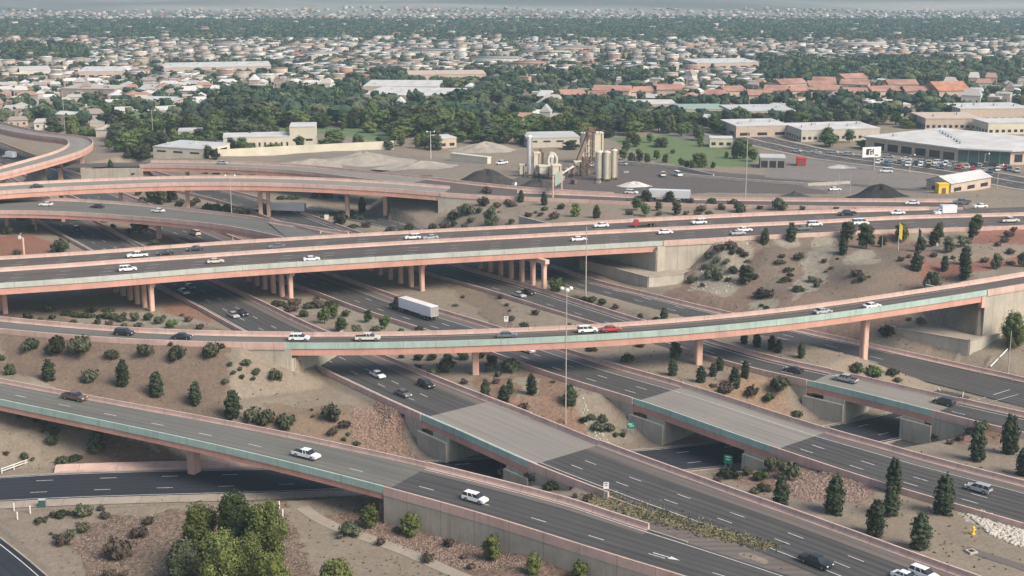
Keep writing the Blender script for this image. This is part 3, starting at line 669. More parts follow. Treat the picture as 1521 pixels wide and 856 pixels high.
# gore between road 1 and the near ramp, and the crossing of street and frontage road
def patch(pts, mat, name='road', dz=.0, kind='structure'):
    P = [W(x, y, z) for x, y, z in pts]; mb = MB(); mb.add([(p.x, p.y, p.z+dz) for p in P], [tuple(range(len(P)))], [(p.x, p.y) for p in P])
    o = fixn(mb.build(name, mat)); 
    return tag(o, kind=kind)
patch([(938,753,0),(900,757,0),(930,778,0),(1050,816,0),(1250,880,0),(1400,930,0),(1480,960,0),(1300,884,0),(1150,824,0)][::-1], 'shoulder', 'gore_pavement', -.03)
patch([(1330,655,-7),(1300,675,-7),(1480,650,-7.1),(1600,640,-7.2),(1640,575,-7.2),(1521,566,-7.2),(1420,556,-6.9),(1330,600,-7)][::-1], 'asphalt', 'road', -.05)
# near ramp
fa, fb = 0, X(f,572)
bridge(f, fa, fb, 'nearest grey ramp bridge with turquoise edge crossing the lower left corner', 'ramp bridge', 'ramp_bridge', 'deckdark', 'teal', 1.1, ngird=3, piers=[('one', (288,692), 2.6, 1.1, None, 1.8)])
o10 = paved(f, fb, f.L, 'asphalt'); 
shoulder(f, fb, X(f,900), 2.2)
froot = [o for o in C.objects if o.name == 'ramp_bridge'][0]
lines(f, o10, fb, f.L, solid=(1.5, ('f', .8)), dashed=(5.3,), phase=4)
def blines(r, name, a, b, **kw):
    rt = bpy.data.objects[name]; n0 = set(C.objects.keys()); lines(r, rt, a, b, **kw)
    for o in list(C.objects):
        if o.name not in n0:
            o.data.transform(Matrix.Translation((-rt.location.x, -rt.location.y, 0)))
blines(f, 'ramp_bridge', fa, fb, solid=(1.4,), dashed=(5.3,), phase=3)
blines(r1, 'highway_bridge', a0, a1, solid=(1.7,)); blines(r2, 'highway_bridge.001', X(r2,942), X(r2,1148), solid=(('f', 3.3),))
# mid ramp overpass
ea, eb = X(e,425), X(e,1464)
o11 = paved(e, 0, ea, 'deckdark'); o12 = paved(e, eb, e.L, 'asphalt_old')
bridge(e, ea, eb, 'single lane curved flyover with bright turquoise band sweeping across the middle', 'flyover', 'ramp_flyover', 'asphalt_old', 'teal', 1.5, ngird=3,
       piers=[('one', (706,568), 1.9, .25, None, 1.6), ('one', (1037,556), 1.9, .35, None, 1.6), ('one', (1285,546), 1.9, .9, None, 1.6)])
blines(e, 'ramp_flyover', ea, eb, solid=(1.0, ('f', 1.2)), width=.1)
# main overpass
ga, gb = 0, X(g,985)
bridge(g, ga, gb, 'long wide overpass with two busy carriageways and pink girder crossing left to centre', 'overpass', 'highway_overpass', 'asphalt_old', 'palegreen', 1.65, ngird=10, farfascia='pink',
       piers=[('row', (8,466), (1,461.5), 7), ('row', (226,462), (215,456.5), 7), ('row', (432,446), (419,440.5), 7), ('row', (627,432), (611,426.3), 7), ('row', (808,429), (791.5,423.8), 7)])
o13 = paved(g, gb, g.L, 'asphalt_old')
mb = MB(); g.strip(mb, 0, g.L, lambda q: 0, lambda q: .01, 0)
def median(r, a, b, label, frac=.5, w=.5, t=None):
    T = t or (lambda q: r.w(q)*frac); mb = MB(); qs = r.qs(a, b); vs = []
    for q in qs:
        m_ = T(q)
        for dt, dz in ((-w,.004), (-.2,.4), (-.16,1.1), (.16,1.1), (.2,.4), (w,.004)): vs.append(r.at(q, m_+dt, dz))
    fs = [(6*i+k, 6*i+(k+1)%6, 6*i+6+(k+1)%6, 6*i+6+k) for i in range(len(qs)-1) for k in range(6)]+[tuple(range(6)), tuple(range(6*(len(qs)-1), 6*len(qs)))[::-1]]
    mb.add(vs, fs); o = fixn(mb.build('median_barrier', 'pink')); return tag(o, label, 'barrier')
tm = []
for x, y in ((0,404),(168,392),(300,383),(600,364),(900,347.5),(1200,333),(1359,325),(1521,320.7)):
    z_ = float(np.interp(x, [0,600,900,1200], [10.8,11,11.8,12.2])); q, t = g.loc(x, y, z_); tm.append((q, t))
tmf = lambda q: float(np.interp(q, [a for a, b in tm], [b for a, b in tm]))
print('G median', tm)
median(g, 0, g.L, 'low pink barrier dividing the two carriageways of the long wide overpass', w=.45, t=lambda q: tmf(q)+.4)
glm = lambda lo: [lo+2.6+3.5*i for i in range(4)]
for rt, a, b in (('highway_overpass', 0, gb),):
    blines(g, rt, a, b, solid=(1.6,), width=.14)
mg = MB()
for k_ in range(3):
    q = 3+k_
    while q+3.2 < g.L:
        for base_ in (0, 1):
            t = (lambda z, k_=k_: 1.6+(tmf(z)-2.6)*(k_+1)/4) if base_ == 0 else (lambda z, k_=k_: tmf(z)+1.6+(g.w(z)-tmf(z)-3.2)*(k_+1)/4)
            g.strip(mg, q, q+3.0, lambda z: t(z)-.07, lambda z: t(z)+.07, .02)
        q += 12.2
tag(mg.build('lane_marking', 'paint'), kind='structure')
# far ramps
bridge(h, 0, X(h,424), 'grey ramp deck joining the long overpass from the left behind it', 'ramp bridge', 'ramp_bridge', 'deckdark', 'pink', 1.1, ngird=3,
       piers=[('one', (50,353), 1.5, .7, None, 1.4), ('one', (11,338), 1.3, .5, None, 1.4), ('one', (235,361), 1.5, .6, None, 1.4)])
ib = X(i_,655)
bridge(i_, 0, ib, 'high pale flyover with pink girder on tall columns, right behind the merging ramp', 'flyover', 'ramp_flyover', 'deck', 'pink', 1.5, ngird=3,
       piers=[('one', (180,342), 1.4, .5, None, 1.4), ('one', (386,332), 1.6, .4, None, 1.5), ('one', (398,320), 1.4, .4, None, 1.3), ('one', (516,318), 1.4, .3, None, 1.4), ('one', (572,331), 1.6, .3, None, 1.5), ('one', (92,330), 1.4, .5, None, 1.4), ('one', (279,295), 1.4, .5, None, 1.4)])
paved(i_, ib, i_.L, 'asphalt_old')
bridge(j, X(j,208), X(j,600), 'pale thin flyover furthest back, ending behind the gravel yard', 'flyover', 'ramp_flyover', 'deck', 'pink', 1.3, ngird=3,
       piers=[('one', (279,268), 1.3, .5, None, 1.3), ('one', (400,275), 1.3, .4, None, 1.3)])
paved(j, 0, X(j,208), 'asphalt_old'); paved(j, X(j,600), j.L, 'asphalt_old')
bridge(k, 0, k.L, 'tightly curled pale loop ramp on flared columns at the left edge', 'ramp bridge', 'ramp_bridge', 'deck', 'pink', 1.3, ngird=3,
       piers=[('one', (8,276), 1.6, .7, 4.7, 1.5), ('one', (90,266), 1.9, .6, 4.7, 1.6), ('one', (126,264), 1.9, .9, 4.7, 1.6)])

patch([(424,352,10.8),(399,331,10.6),(455,341,10.75),(515,350,10.85),(500,353,10.85),(440,358,10.85)][::-1], 'deckdark', 'road', -.01)
hm_ = Road('hm', [(399,331,10.55),(430,336.5,10.7),(470,343,10.8),(516,350,10.85)], width=1, dzn=0)
orient(hm_, 440, 350, 10.8); barrier(hm_, 0, hm_.L, 'short pink parapet where the merging ramp meets the long overpass')
# barriers on the ground
barrier(r1, 0, a0, 'long pink kerb barrier along the near side of the nearest carriageway, before the bridge')
barrier(r1, a1, X(r1,906), 'pink kerb barrier ending at the gravel gore right of the wide bridge')
barrier(r1, 0, a0+(X(r1,700)-X(r1,640)), 'long pink barrier along the far side of the nearest carriageway', far=True)
barrier(r1, a1, r1.L, 'pink barrier running to the lower right corner beside the conifers', far=True)
barrier(r2, 0, X(r2,942), 'pink barrier on the near side of the carriageway with the semi truck')
barrier(r2, X(r2,1148), r2.L, 'pink barrier on the near side of the middle carriageway, right of its bridge')
barrier(r2, 0, X(r2,942), 'pink barrier on the far side of the carriageway with the semi truck', far=True)
barrier(r2, X(r2,1148), r2.L, 'pink barrier on the far side of the middle carriageway, right of its bridge', far=True)
barrier(r3, 0, X(r3,1200), 'pink barrier on the near side of the two lane ramp under the overpass')
barrier(r3, X(r3,1385), r3.L, 'short pink barrier right of the narrow bridge, near side')
barrier(r3, 0, X(r3,1200), 'pink barrier on the far side of the two lane ramp under the overpass', far=True)
barrier(r3, X(r3,1385), r3.L, 'short pink barrier right of the narrow bridge, far side', far=True)
barrier(r4, X(r4,700), X(r4,1505), 'pink kerb barrier at the foot of the brown hillside', far=True)
barrier(e, 0, ea, 'pale barrier on the near edge of the embankment ramp at the left')
barrier(e, 0, ea, 'pink barrier on the far edge of the embankment ramp at the left', far=True)
barrier(e, eb, e.L, 'pale barrier on top of the tall beige wall at the right edge')
barrier(e, eb, e.L, 'pink barrier on the far side of the ramp at the right edge', far=True)
FPR = [(0,0), (.12,.35), (.18,1.0), (.52,1.0), (.60,-.72), (.1,-.72)]
barrier(f, fb, f.L, 'thick pink parapet on top of the long grey retaining wall at the bottom', prof=FPR)
barrier(f, fb, X(f,897), 'pink barrier between the nearest ramp and the street pit', far=True)
barrier(g, gb, g.L, 'long pink barrier above the planted hillside at the right')
barrier(g, gb, X(g,1450), 'long pink barrier on the far side of the main road, right half', far=True)
barrier(i_, ib, X(i_,1430), 'pale barrier separating the far ramp from the shrub strip')
barrier(i_, X(i_,760), i_.L, 'pale barrier beside the asphalt yard at the far right', far=True)
barrier(j, X(j,600), j.L, 'pale barrier curving past the dark dirt pile', far=True)
# walls
retain(f, fb, X(f,1120), 'long plain grey retaining wall under the pink parapet at the bottom', top=-.73)
retain(r1, X(r1,604), a0, 'grey wing wall left of the nearest bridge', base=lambda q: -7)
retain(r1, a1, X(r1,848), 'short grey wall right of the nearest bridge', base=lambda q: -7)
retain(r2, X(r2,838), X(r2,942), 'long grey sloping wing wall left of the middle bridge', base=lambda q: -7)
retain(r2, X(r2,1148), X(r2,1215), 'grey wing wall right of the middle bridge', base=lambda q: -7)
retain(r3, X(r3,1165), X(r3,1200), 'grey wing wall left of the narrow bridge', base=lambda q: -7)
retain(r3, X(r3,1385), X(r3,1445), 'grey wing wall right of the narrow bridge beside the round shrub', base=lambda q: -7)
retain(e, X(e,345), X(e,433), 'beige wall below the left end of the curved flyover', top=-.5)
retain(e, X(e,1462), X(e,1640), 'tall beige wall under the ramp at the right edge', top=-.5, base=lambda q: -1)
retain(g, X(g,985), X(g,1062), 'beige wall under the main road at the right end of the overpass', top=-.5, base=lambda q: 2)
retain(i_, ib, X(i_,720), 'beige wall at the right end of the high flyover', top=-.5, base=lambda q: 2)
retain(j, X(j,120), X(j,212), 'beige wall left of the thin far flyover', top=-.5, base=lambda q: 1)
# abutments: crosswise walls under the bridge ends
def abut(r, q0, q1, label, skew=None, top=-1.7, bot=-8, out=0, ext=.9, off=0):
    mb = MB(); A = r.at(q0, -out); B = r.at(q1, r.w(q1)+.3); d = (B-A); ang = math.atan2(d.y, d.x); m_ = (A+B)/2
    z1 = m_.z+top; mb.box((m_.x, m_.y, (z1+bot)/2), (d.length, ext, z1-bot), ang); o = mb.build('bridge_abutment', 'wallbox'); tag(o, label, 'abutment'); return o
for r, xa, xb, nm in ((r1, 628, 788, 'wide near'), (r2, 942, 1148, 'middle'), (r3, 1200, 1385, 'narrow right hand')):
    qa, qb = X(r, xa), X(r, xb)
    sk = 0
    abut(r, qa+7.2, qa+7.2+sk, 'pale concrete abutment box under the left end of the %s bridge' % nm, out=.6, ext=5.4, top=-1.78)
    abut(r, qb-4.2, qb-4.2+sk, 'pale concrete abutment under the right end of the %s bridge' % nm, out=.6, ext=5.4, top=-1.78)
    mb = MB(); r.sweep(mb, qa-.5, qa+9.95, [(.62,-2.7), (1.3,-2.7), (1.3,-8), (.62,-8)]); tag(fixn(mb.build('bridge_abutment', 'wallbox')), 'squared concrete side of the left abutment under the %s bridge' % nm, 'abutment')
    mb = MB(); r.sweep(mb, qb-6.95, qb+.5, [(.62,-2.4), (1.3,-2.4), (1.3,-8), (.62,-8)]); tag(fixn(mb.build('bridge_abutment', 'wallbox')), 'stepped concrete side of the right abutment under the %s bridge' % nm, 'abutment')
    for q, s_ in ((qa+.6, 'left'), (qb-.6, 'right')):
        mb = MB(); r.sweep(mb, q-.6, q+.6, [(-.4,-.66), (.35,-.66), (.35,-2.1), (-.4,-2.1)]); tag(fixn(mb.build('girder_end_block', 'pinkgirder')), 'pink block closing the girder at the %s end of the %s bridge' % (s_, nm), 'end block')
def gp(x, y, z): p = W(x, y, z); return (p.x, p.y, z)
# flyover, left end
c0 = W(438,568,-.5); c1 = W(463,553,-.5)
d = (c1-c0); 
wallpoly([(c0.x, c0.y, 5.4), (c0.x+d.x*3, c0.y+d.y*3, 5.4)], -3, 'beige corner wall under the left end of the curved flyover', cop=False, mat='wall')
wallpoly([(c0.x, c0.y, 5.4), (*(e.at(X(e,425), -.3)[:2]), 5.4)], -3, 'beige stub wall facing the camera under the left end of the flyover', cop=False, mat='wall')
mb = MB(); e.sweep(mb, ea-2.0, ea+1.0, [(-.5,-.66), (.5,-.66), (.5,-3.4), (-.5,-3.4)]); tag(fixn(mb.build('girder_end_block', 'pinkcol')), 'pink block at the left end of the curved flyover girder', 'end block')
mb = MB(); e.sweep(mb, eb-1.6, eb+1.4, [(-.6,-.66), (.5,-.66), (.5,-3.6), (-.6,-3.6)]); tag(fixn(mb.build('girder_end_block', 'pinkcol')), 'pink block at the right end of the curved flyover girder', 'end block')
# flyover, right end: low walled terrace and abutment behind it
wallpoly([gp(1325,487,-.2), gp(1440,506,-.2), gp(1484,496,-.2)], -9, 'low square beige walled terrace under the right end of the flyover')
wallpoly([gp(1325,487,-.2), gp(1345,478,-.2)], -8, 'short side wall of the beige terrace under the flyover')
patch([(1325,487,-.5),(1440,506,-.5),(1484,496,-.5),(1500,470,-.5),(1380,455,-.5)][::-1], 'path', 'terrace_floor', 0)
A = W(1453,487,-.2); B = W(1402,474,-.2)
wallpoly([(A.x, A.y, 8.2), (B.x+(B.x-A.x)*.6, B.y+(B.y-A.y)*.6, 8.2)], -3, 'grey abutment wall set back above the terrace under the flyover', cop=False)
# main overpass, right end
wallpoly([gp(862,385,4.2), gp(963,412,4.2), gp(1015,407,4.2)], -1.5, 'lower beige terrace wall at the right end of the long overpass')
patch([(862,385,3.9),(963,412,3.9),(1015,407,3.9),(1040,395,3.9),(900,370,3.9)][::-1], 'path', 'terrace_floor', 0)
A = W(975,402,4.2); B = W(862,372,4.2)
wallpoly([(A.x, A.y, 10.4), (B.x+(B.x-A.x)*.9, B.y+(B.y-A.y)*.9, 10.4)], 0, 'tall grey abutment wall in the shade under the long overpass', cop=False)
wallpoly([(A.x, A.y, 11.4), (*(g.at(gb+.3, -.3)[:2]), 11.4)], 0, 'beige return wall beside the end of the long overpass girder', cop=False, mat='wall')
mb = MB(); g.sweep(mb, gb-.5, gb+1.2, [(-.4,-.66), (.5,-.66), (.5,-3.0), (-.4,-3.0)]); tag(fixn(mb.build('girder_end_block', 'pinkgirder')), 'pink block closing the right end of the long overpass girder', 'end block')
A = W(653,313,3); 
mb = MB(); i_.sweep(mb, ib-1, ib+1.5, [(-.4,-.66), (.5,-.66), (.5,-9), (-.4,-9)]); tag(fixn(mb.build('bridge_abutment', 'wall')), 'beige abutment where the high flyover meets the gravel slope', 'abutment')
#@@PART3
# ------------------------------------------------------------------ vegetation
ORD = ['first','second','third','fourth','fifth','sixth','seventh','eighth','ninth','tenth','eleventh','twelfth','thirteenth','fourteenth']
def leafcloud(lobes, n, size, seed, flat=.0, core=True, tris=False, coredet=2):
    """leaf faces scattered through ellipsoid lobes (x, y, z, rx, ry, rz); returns vertex and face arrays"""
    r = np.random.default_rng(seed); vol = np.array([l[3]*l[4]*l[5] for l in lobes])**.67; cnt = np.maximum(1, (n*vol/vol.sum()).astype(int))
    V = []; 
    for l, c_ in zip(lobes, cnt):
        d = r.normal(size=(c_, 3)); d /= np.linalg.norm(d, axis=1)[:, None]; rad = np.clip(1-np.abs(r.normal(0, .22, c_)), .35, 1)*r.uniform(.80, 1.32, c_)
        p = np.array(l[:3])+d*rad[:, None]*np.array(l[3:6])
        # leaf axes: loosely following the surface
        a = np.cross(d, r.normal(size=(c_, 3))); a /= np.linalg.norm(a, axis=1)[:, None]; b = np.cross(d, a)+r.normal(0, .55, (c_, 3)); b /= np.linalg.norm(b, axis=1)[:, None]
        s = size*r.uniform(.6, 1.4, c_)[:, None]
        V.append(np.stack([p-a*s*.5-b*s*.5, p+a*s*.5-b*s*.35, p+a*s*.4+b*s*.6, p-a*s*.45+b*s*.4], 1))
    V = np.concatenate(V).reshape(-1, 3); Fc = np.arange(len(V)).reshape(-1, 4)
    return V, Fc
def mesh_np(name, V, Fq, mats, extra=None, midx=None):
    me = bpy.data.meshes.new(name); vs = V; 
    fl = [Fq.astype('i')]; 
    if extra is not None:
        EV, EF = extra; EF = EF+len(vs); vs = np.concatenate([vs, EV])
        loops = np.concatenate([Fq.ravel(), EF.ravel()]); starts = np.concatenate([np.arange(0, Fq.size, 4), Fq.size+np.arange(0, EF.size, 3)]); tot = np.concatenate([np.full(len(Fq), 4), np.full(len(EF), 3)])
    else:
        loops = Fq.ravel(); starts = np.arange(0, Fq.size, Fq.shape[1]); tot = np.full(len(Fq), Fq.shape[1])
    me.vertices.add(len(vs)); me.vertices.foreach_set('co', vs.astype('f').ravel())
    me.loops.add(len(loops)); me.loops.foreach_set('vertex_index', loops.astype('i')); me.polygons.add(len(starts))
    me.polygons.foreach_set('loop_start', starts.astype('i')); me.polygons.foreach_set('loop_total', tot.astype('i'))
    me.update()
    for m_ in mats: me.materials.append(M[m_])
    if midx is not None: me.polygons.foreach_set('material_index', midx.astype('i'))
    return me
def ico(det):
    bm = bmesh.new(); bmesh.ops.create_icosphere(bm, subdivisions=det, radius=1); V = np.array([v.co[:] for v in bm.verts]); Fc = np.array([[v.index for v in f.verts] for f in bm.faces]); bm.free(); return V, Fc
ICO1 = ico(1); ICO2 = ico(2)
def cores(lobes, k=.72, src=ICO2, seed=0):
    r = np.random.default_rng(seed); V = []; Fc = []; b = 0
    for l in lobes:
        v = src[0]*(1+r.normal(0, .10, (len(src[0]), 1)))*np.array(l[3:6])*k+np.array(l[:3]); V.append(v); Fc.append(src[1]+b); b += len(v)
    return np.concatenate(V), np.concatenate(Fc)
PROTO = {}
def crownmesh(name, lobes, n, size, mat, seed, k=.72):
    V, Fq = leafcloud(lobes, n, size, seed); return mesh_np(name, V, Fq, [mat], cores(lobes, k, seed=seed))
def trunkmesh(name, pts, rads, limbs=()):
    mb = MB(); mb.tube(pts, rads, 7)
    for l, r_ in limbs: mb.tube(l, r_, 5)
    o = mb.build(name, 'bark'); me = o.data; bpy.data.objects.remove(o); return me
def proto_shrub(key, mat, seed, n=260, flat=.62, spread=1):
    r = random.Random(seed); L = []
    for i in range(7): a = i*.95+r.random(); d = r.uniform(.2, .55)*spread; s_ = r.uniform(.26, .56); d *= 1.15; L.append((math.cos(a)*d, math.sin(a)*d, flat*r.uniform(.5, 1.15), s_, s_, s_*flat*1.25))
    L.append((0, 0, flat*1.0, .55, .55, .6*flat))
    PROTO[key] = (crownmesh('foliage', L, int(n*1.5), .19, mat, seed, .62), trunkmesh('stem', [(0,0,-.1), (.02,0,.3), (0,.03,.7*flat)], [.07,.06,.03]), 'shrub')
def proto_conifer(key, mat, seed, n=900):
    r = random.Random(seed); L = []; z = .08
    while z < .95:                 # unit height; width .26
        w = .245*(math.sqrt(max(.02, 1-((z-.34)/.70)**2)) if z > .34 else .84+.47*z); m_ = 5 if z < .6 else 3
        for i in range(m_): a = i*6.28/m_+r.random()*2; d = w*.55*r.uniform(.7, 1.15); L.append((math.cos(a)*d, math.sin(a)*d, z+r.uniform(-.03, .03), w*.55, w*.55, r.uniform(.08,.12)))
        z += .095
    L.append((.01,0,.92,.07,.07,.08)); L.append((0,0,.35,.15,.15,.3)); L.append((0,0,.65,.12,.12,.22))
    PROTO[key] = (crownmesh('foliage', L, n, .050, mat, seed, .7), trunkmesh('trunk', [(0,0,-.03), (0,0,.5), (0,0,.9)], [.022,.015,.004]), 'conifer')
def proto_tree(key, mat, seed, n=1500, H_=1.0, wd=.40, leaf=.05, bole=.25, lobes=12, tall=1.0, k=.66, lob=1.0):
    r = random.Random(seed); L = []; limbs = []
    for i in range(lobes):
        a = i*2.4+r.random(); t = (i+.5)/lobes; zz = bole+(1-bole-.1)*t; rad = wd*math.sin(math.pi*min(.95, .25+.65*t))**.8; d = rad*r.uniform(.35, .72); s_ = r.uniform(.12, .22)*(wd/.4)*lob; d *= 1.0+.25*(1-lob)
        p = (math.cos(a)*d, math.sin(a)*d, zz); L.append((*p, s_*1.1, s_*1.1, s_*.85*tall)); limbs.append(([(0,0,bole*.7+.2*t), (p[0]*.5, p[1]*.5, (zz+bole)/2+.05), p], [.018,.012,.005]))
    L.append((0,0,bole+(1-bole)*.45, wd*.5, wd*.5, (1-bole)*.36))
    PROTO[key] = (crownmesh('crown', L, n, leaf, mat, seed, k), trunkmesh('trunk', [(0,0,-.05), (.01,0,bole), (0,.01,.75)], [.035,.028,.01], limbs), 'tree')
for q in range(3):
    proto_shrub('s%d' % q, 'leaf_dark', 10+q); proto_shrub('b%d' % q, 'leaf_brown', 20+q, 170, .55); proto_shrub('o%d' % q, 'leaf_shrub', 30+q, 240, .6)
    proto_shrub('l%d' % q, 'leaf_dark', 40+q, 200, .34, 1.25); proto_shrub('y%d' % q, 'leaf_green', 50+q, 260, .6)
    proto_conifer('c%d' % q, 'leaf_conifer', 60+q, 1300)
    proto_tree('t%d' % q, 'leaf_green', 70+q, 1100, leaf=.065); proto_tree('d%d' % q, 'leaf_dark', 80+q, 1100, leaf=.065, bole=.15); proto_tree('v%d' % q, 'leaf_olive', 90+q, 1100, leaf=.065, bole=.12)
def put(key, p, sx, sz, name, label, cat, group=None, rz=None, parts=('foliage', 'stem')):
    fm, tm, _ = PROTO[key]; t = empty(name, tuple(p), random.random()*6.28 if rz is None else rz, label, cat, group); t.scale = (sx, sx, sz)
    o = link(parts[0], fm, t); o2 = link(parts[1], tm, t); return t
KIND = dict(s=('shrub','rounded dark shrub'), b=('shrub','dry brown shrub'), o=('shrub','grey green bush'), l=('shrub','low dark bush'), y=('shrub','bright green bush'),
            c=('conifer','dark conical evergreen'), t=('tree','light green tree'), d=('tree','dark green tree'), v=('tree','olive green tree'))
def plants(region, spec):
    """spec: 'kind x y w, ...' with the foot of each plant and its width in photo points"""
    items = []
    for it in spec.split(','):
        a = it.split(); kd = a[0]; x, y, w = map(float, a[1:4]); items.append((kd, x, y, w))
    by = {}
    for it in items: by.setdefault(it[0], []).append(it)
    for kd, its in by.items():
        its.sort(key=lambda q: q[1]); n = len(its); nm, look = KIND[kd]; ws = sorted(i[3] for i in its)
        for k_, (kd, x, y, w) in enumerate(its):
            p = G(x, y); ppm = F/(p.y*CP-(p.z-H)*SP); wm = w/ppm*1.08
            if n == 1: lab, grp = '%s %s' % (look, region), None
            elif n <= 14: lab, grp = '%s %s, %s from left' % (look, region, ORD[k_]), '%ss %s' % (look, region)
            else:
                big = w >= ws[n//2]; lab, grp = '%s %s %s' % ('larger' if big else 'smaller', look, region), '%ss %s' % (look, region)
            nr = random.Random(int(x*7+y))
            v = nr.randrange(3)
            if nm == 'shrub':
                s_ = wm/1.75; put('%s%d' % (kd, v), p, s_, s_*nr.uniform(.9, 1.25)*(1.15 if kd in 'so' else 1), 'shrub', lab, 'shrub', grp)
            elif nm == 'conifer':
                Hh = wm*nr.uniform(1.5, 1.9); put('c%d' % v, p, wm/.50, Hh, 'conifer', lab, 'conifer', grp, parts=('foliage', 'trunk'))
            else:
                Hh = wm/.80*nr.uniform(.95, 1.15); put('%s%d' % (kd, v), p, wm/.78, Hh, 'tree', lab, 'tree', grp, parts=('crown', 'trunk'))
plants('on the strip below the overpass left', 's 41 475 16,b 60 476 8,s 78 474 11,l 100 468 16,l 112 470 16,l 125 471 15,l 135 472 14,s 138 464 14,l 162 463 16,l 150 472 15,s 160 474 14,s 170 475 14,l 180 477 17,s 184 472 10,s 109 482 10,b 126 484 7,s 145 483 12,b 162 484 11,s 184 487 9,o 202 477 15,b 205 487 14,o 221 476 15,s 243 475 9,o 235 481 16,y 253 488 18,b 280 478 14,b 297 489 12,y 72 463 20,b 270 470 8')
plants('on the embankment above the nearest ramp', 's 46 520 24,s 85 523 28,o 121 528 34,s 166 532 20,o 215 529 24,s 262 533 24,o 312 531 28,s 330 517 8,s 254 514 8,s 2 536 12,s 15 556 18,c 73 566 20,o 132 568 26,c 183 573 20,c 233 588 22,c 290 600 19,c 346 620 24,o 373 628 26,s 396 631 26,s 423 635 26,o 494 626 28,b 512 635 20,b 494 646 16,s 517 647 6,s 465 620 6,s 511 655 7,l 531 661 12,b 463 610 5')
plants('before the beige wall of the flyover', 's 342 543 8,s 366 543 14,o 356 551 8,s 347 556 8,s 381 556 12,s 376 565 8,o 359 563 8,s 409 565 19,s 335 570 10')
plants('on the bank beneath the nearest ramp', 's 65 640 14,s 82 645 13,s 76 660 16,d 145 673 26,l 93 686 19,l 111 683 19,s 36 681 12,s 49 684 7,s 29 621 8,b 52 627 8,b 10 676 10')
plants('in the bare ground at the bottom left', 'l 89 768 24,l 111 764 14,o 128 767 28,b 150 758 12,b 157 770 16,l 60 776 20,o 126 790 22,o 107 798 16,b 92 808 28,s 76 795 6,s 83 799 8,b 173 829 44,b 209 798 26,b 221 779 18,b 163 857 20,b 183 856 14')
plants('in the red gravel below the long grey wall', 's 519 796 30,v 550 782 24,v 609 796 26,b 565 810 16,v 730 832 27,b 636 834 22,v 792 852 24,b 667 812 18,v 861 860 22,b 590 790 12,b 690 830 12,b 700 845 14,o 505 800 10')
plants('beside the right end of the widest near bridge', 'o 759 718 34,o 794 719 26,l 820 726 26,s 854 739 9,b 873 744 15')
plants('between the two nearest carriageways', 'c 721 589 15,c 748 600 17,c 757 585 12,c 790 586 17,c 847 602 20,b 776 611 18,o 732 541 18,o 728 553 16,s 740 560 10,o 759 553 28,b 736 570 12,s 715 532 10,s 868 628 14,s 878 623 12,s 895 627 14,s 887 640 19,s 904 640 17,s 915 648 8,s 925 648 8,b 822 569 8,s 622 535 14,s 642 535 14,s 665 535 15,s 687 534 16,s 596 532 8,o 664 553 28,b 690 570 12,o 640 560 14,b 620 548 12')
plants('on the pale median left of the narrow bridge', 'y 932 538 21,l 878 521 17,s 953 515 14,d 1003 532 18,c 999 558 14,c 1041 568 15,c 1059 559 12,c 1069 550 13,c 1091 576 16,c 1106 561 13,o 1159 580 30,y 1140 597 17,b 1116 588 22,b 1078 584 22,l 1184 617 17,b 1060 575 10')
plants('on the strip before the frontage road', 's 951 473 10,s 974 477 10,c 986 477 11,b 915 458 10,c 1105 511 11,c 1124 515 13,c 1146 519 12,c 1156 524 11,c 1190 532 12,s 1273 552 20,y 1299 559 24,l 1325 557 20,l 1333 567 13,y 830 433 26,l 855 443 13,l 878 448 17,y 894 452 14,l 868 446 12')
plants('on bare ground right of the semi', 's 744 444 9,s 753 455 7,s 760 477 10,b 796 468 13,s 778 488 14,s 757 463 5,s 846 484 6,s 623 494 15,l 676 455 9,b 688 443 7')
plants('in the planted median left of the semi truck', 'l 413 455 22,b 436 454 20,b 433 463 20,s 451 471 14,l 460 457 20,b 474 457 18,l 493 456 24,t 482 481 17,t 495 473 15,s 514 470 13,t 507 493 17,t 547 479 12,o 532 497 17,s 559 497 17,t 571 489 15,s 596 496 11,b 472 445 10')
plants('on the green slope behind the long overpass', 's 692 319 22,s 673 325 17,s 719 306 16,b 724 288 18,d 729 337 21,b 754 303 12,b 761 307 14,c 774 300 9,c 808 305 10,s 834 311 12,v 855 322 14,c 886 324 11,b 823 325 18,s 809 313 10,s 796 317 6,b 803 321 9,b 784 322 12,s 712 316 10,s 674 335 10,b 661 340 16,s 642 342 12,s 608 343 14,b 738 309 14,s 741 316 4,o 760 332 10,o 700 330 12,b 690 340 9')
plants('in the strip beside the far ramp', 's 932 300 6,t 946 313 15,d 963 301 12,t 958 321 13,b 935 319 12,d 978 313 11,b 979 320 10,d 994 301 13,d 1005 319 15,b 1025 304 14,b 1019 319 9,b 1042 314 18,b 1036 321 12,s 1054 321 12,s 1057 306 17,s 1071 312 11,s 1090 308 18,s 1098 315 18,b 1128 311 9,s 1157 312 21,b 1192 312 9,b 1222 315 6,b 1242 312 9,b 1271 312 6,b 1304 312 9')
plants('on the gravel plateau at the right', 'c 1136 362 13,c 1175 358 14,c 1252 378 14,d 1258 359 20,t 1287 370 24,d 1310 367 13,t 1338 361 22,d 1367 374 16,d 1387 366 16,d 1393 356 15,d 1396 346 12,d 1409 375 18,o 1432 366 18,d 1445 355 18,t 1450 344 17,d 1281 347 12,b 1482 366 11,b 1492 360 12,b 1499 352 14,b 1506 343 9,b 1500 377 14,b 1387 382 12,b 1338 388 10,d 1433 393 18,c 1361 402 17,c 1403 402 13,c 1433 414 18,d 1480 399 16,d 1519 396 17,l 1501 393 12,b 1366 388 12,b 1463 390 12,b 1415 385 8,b 1350 383 8')
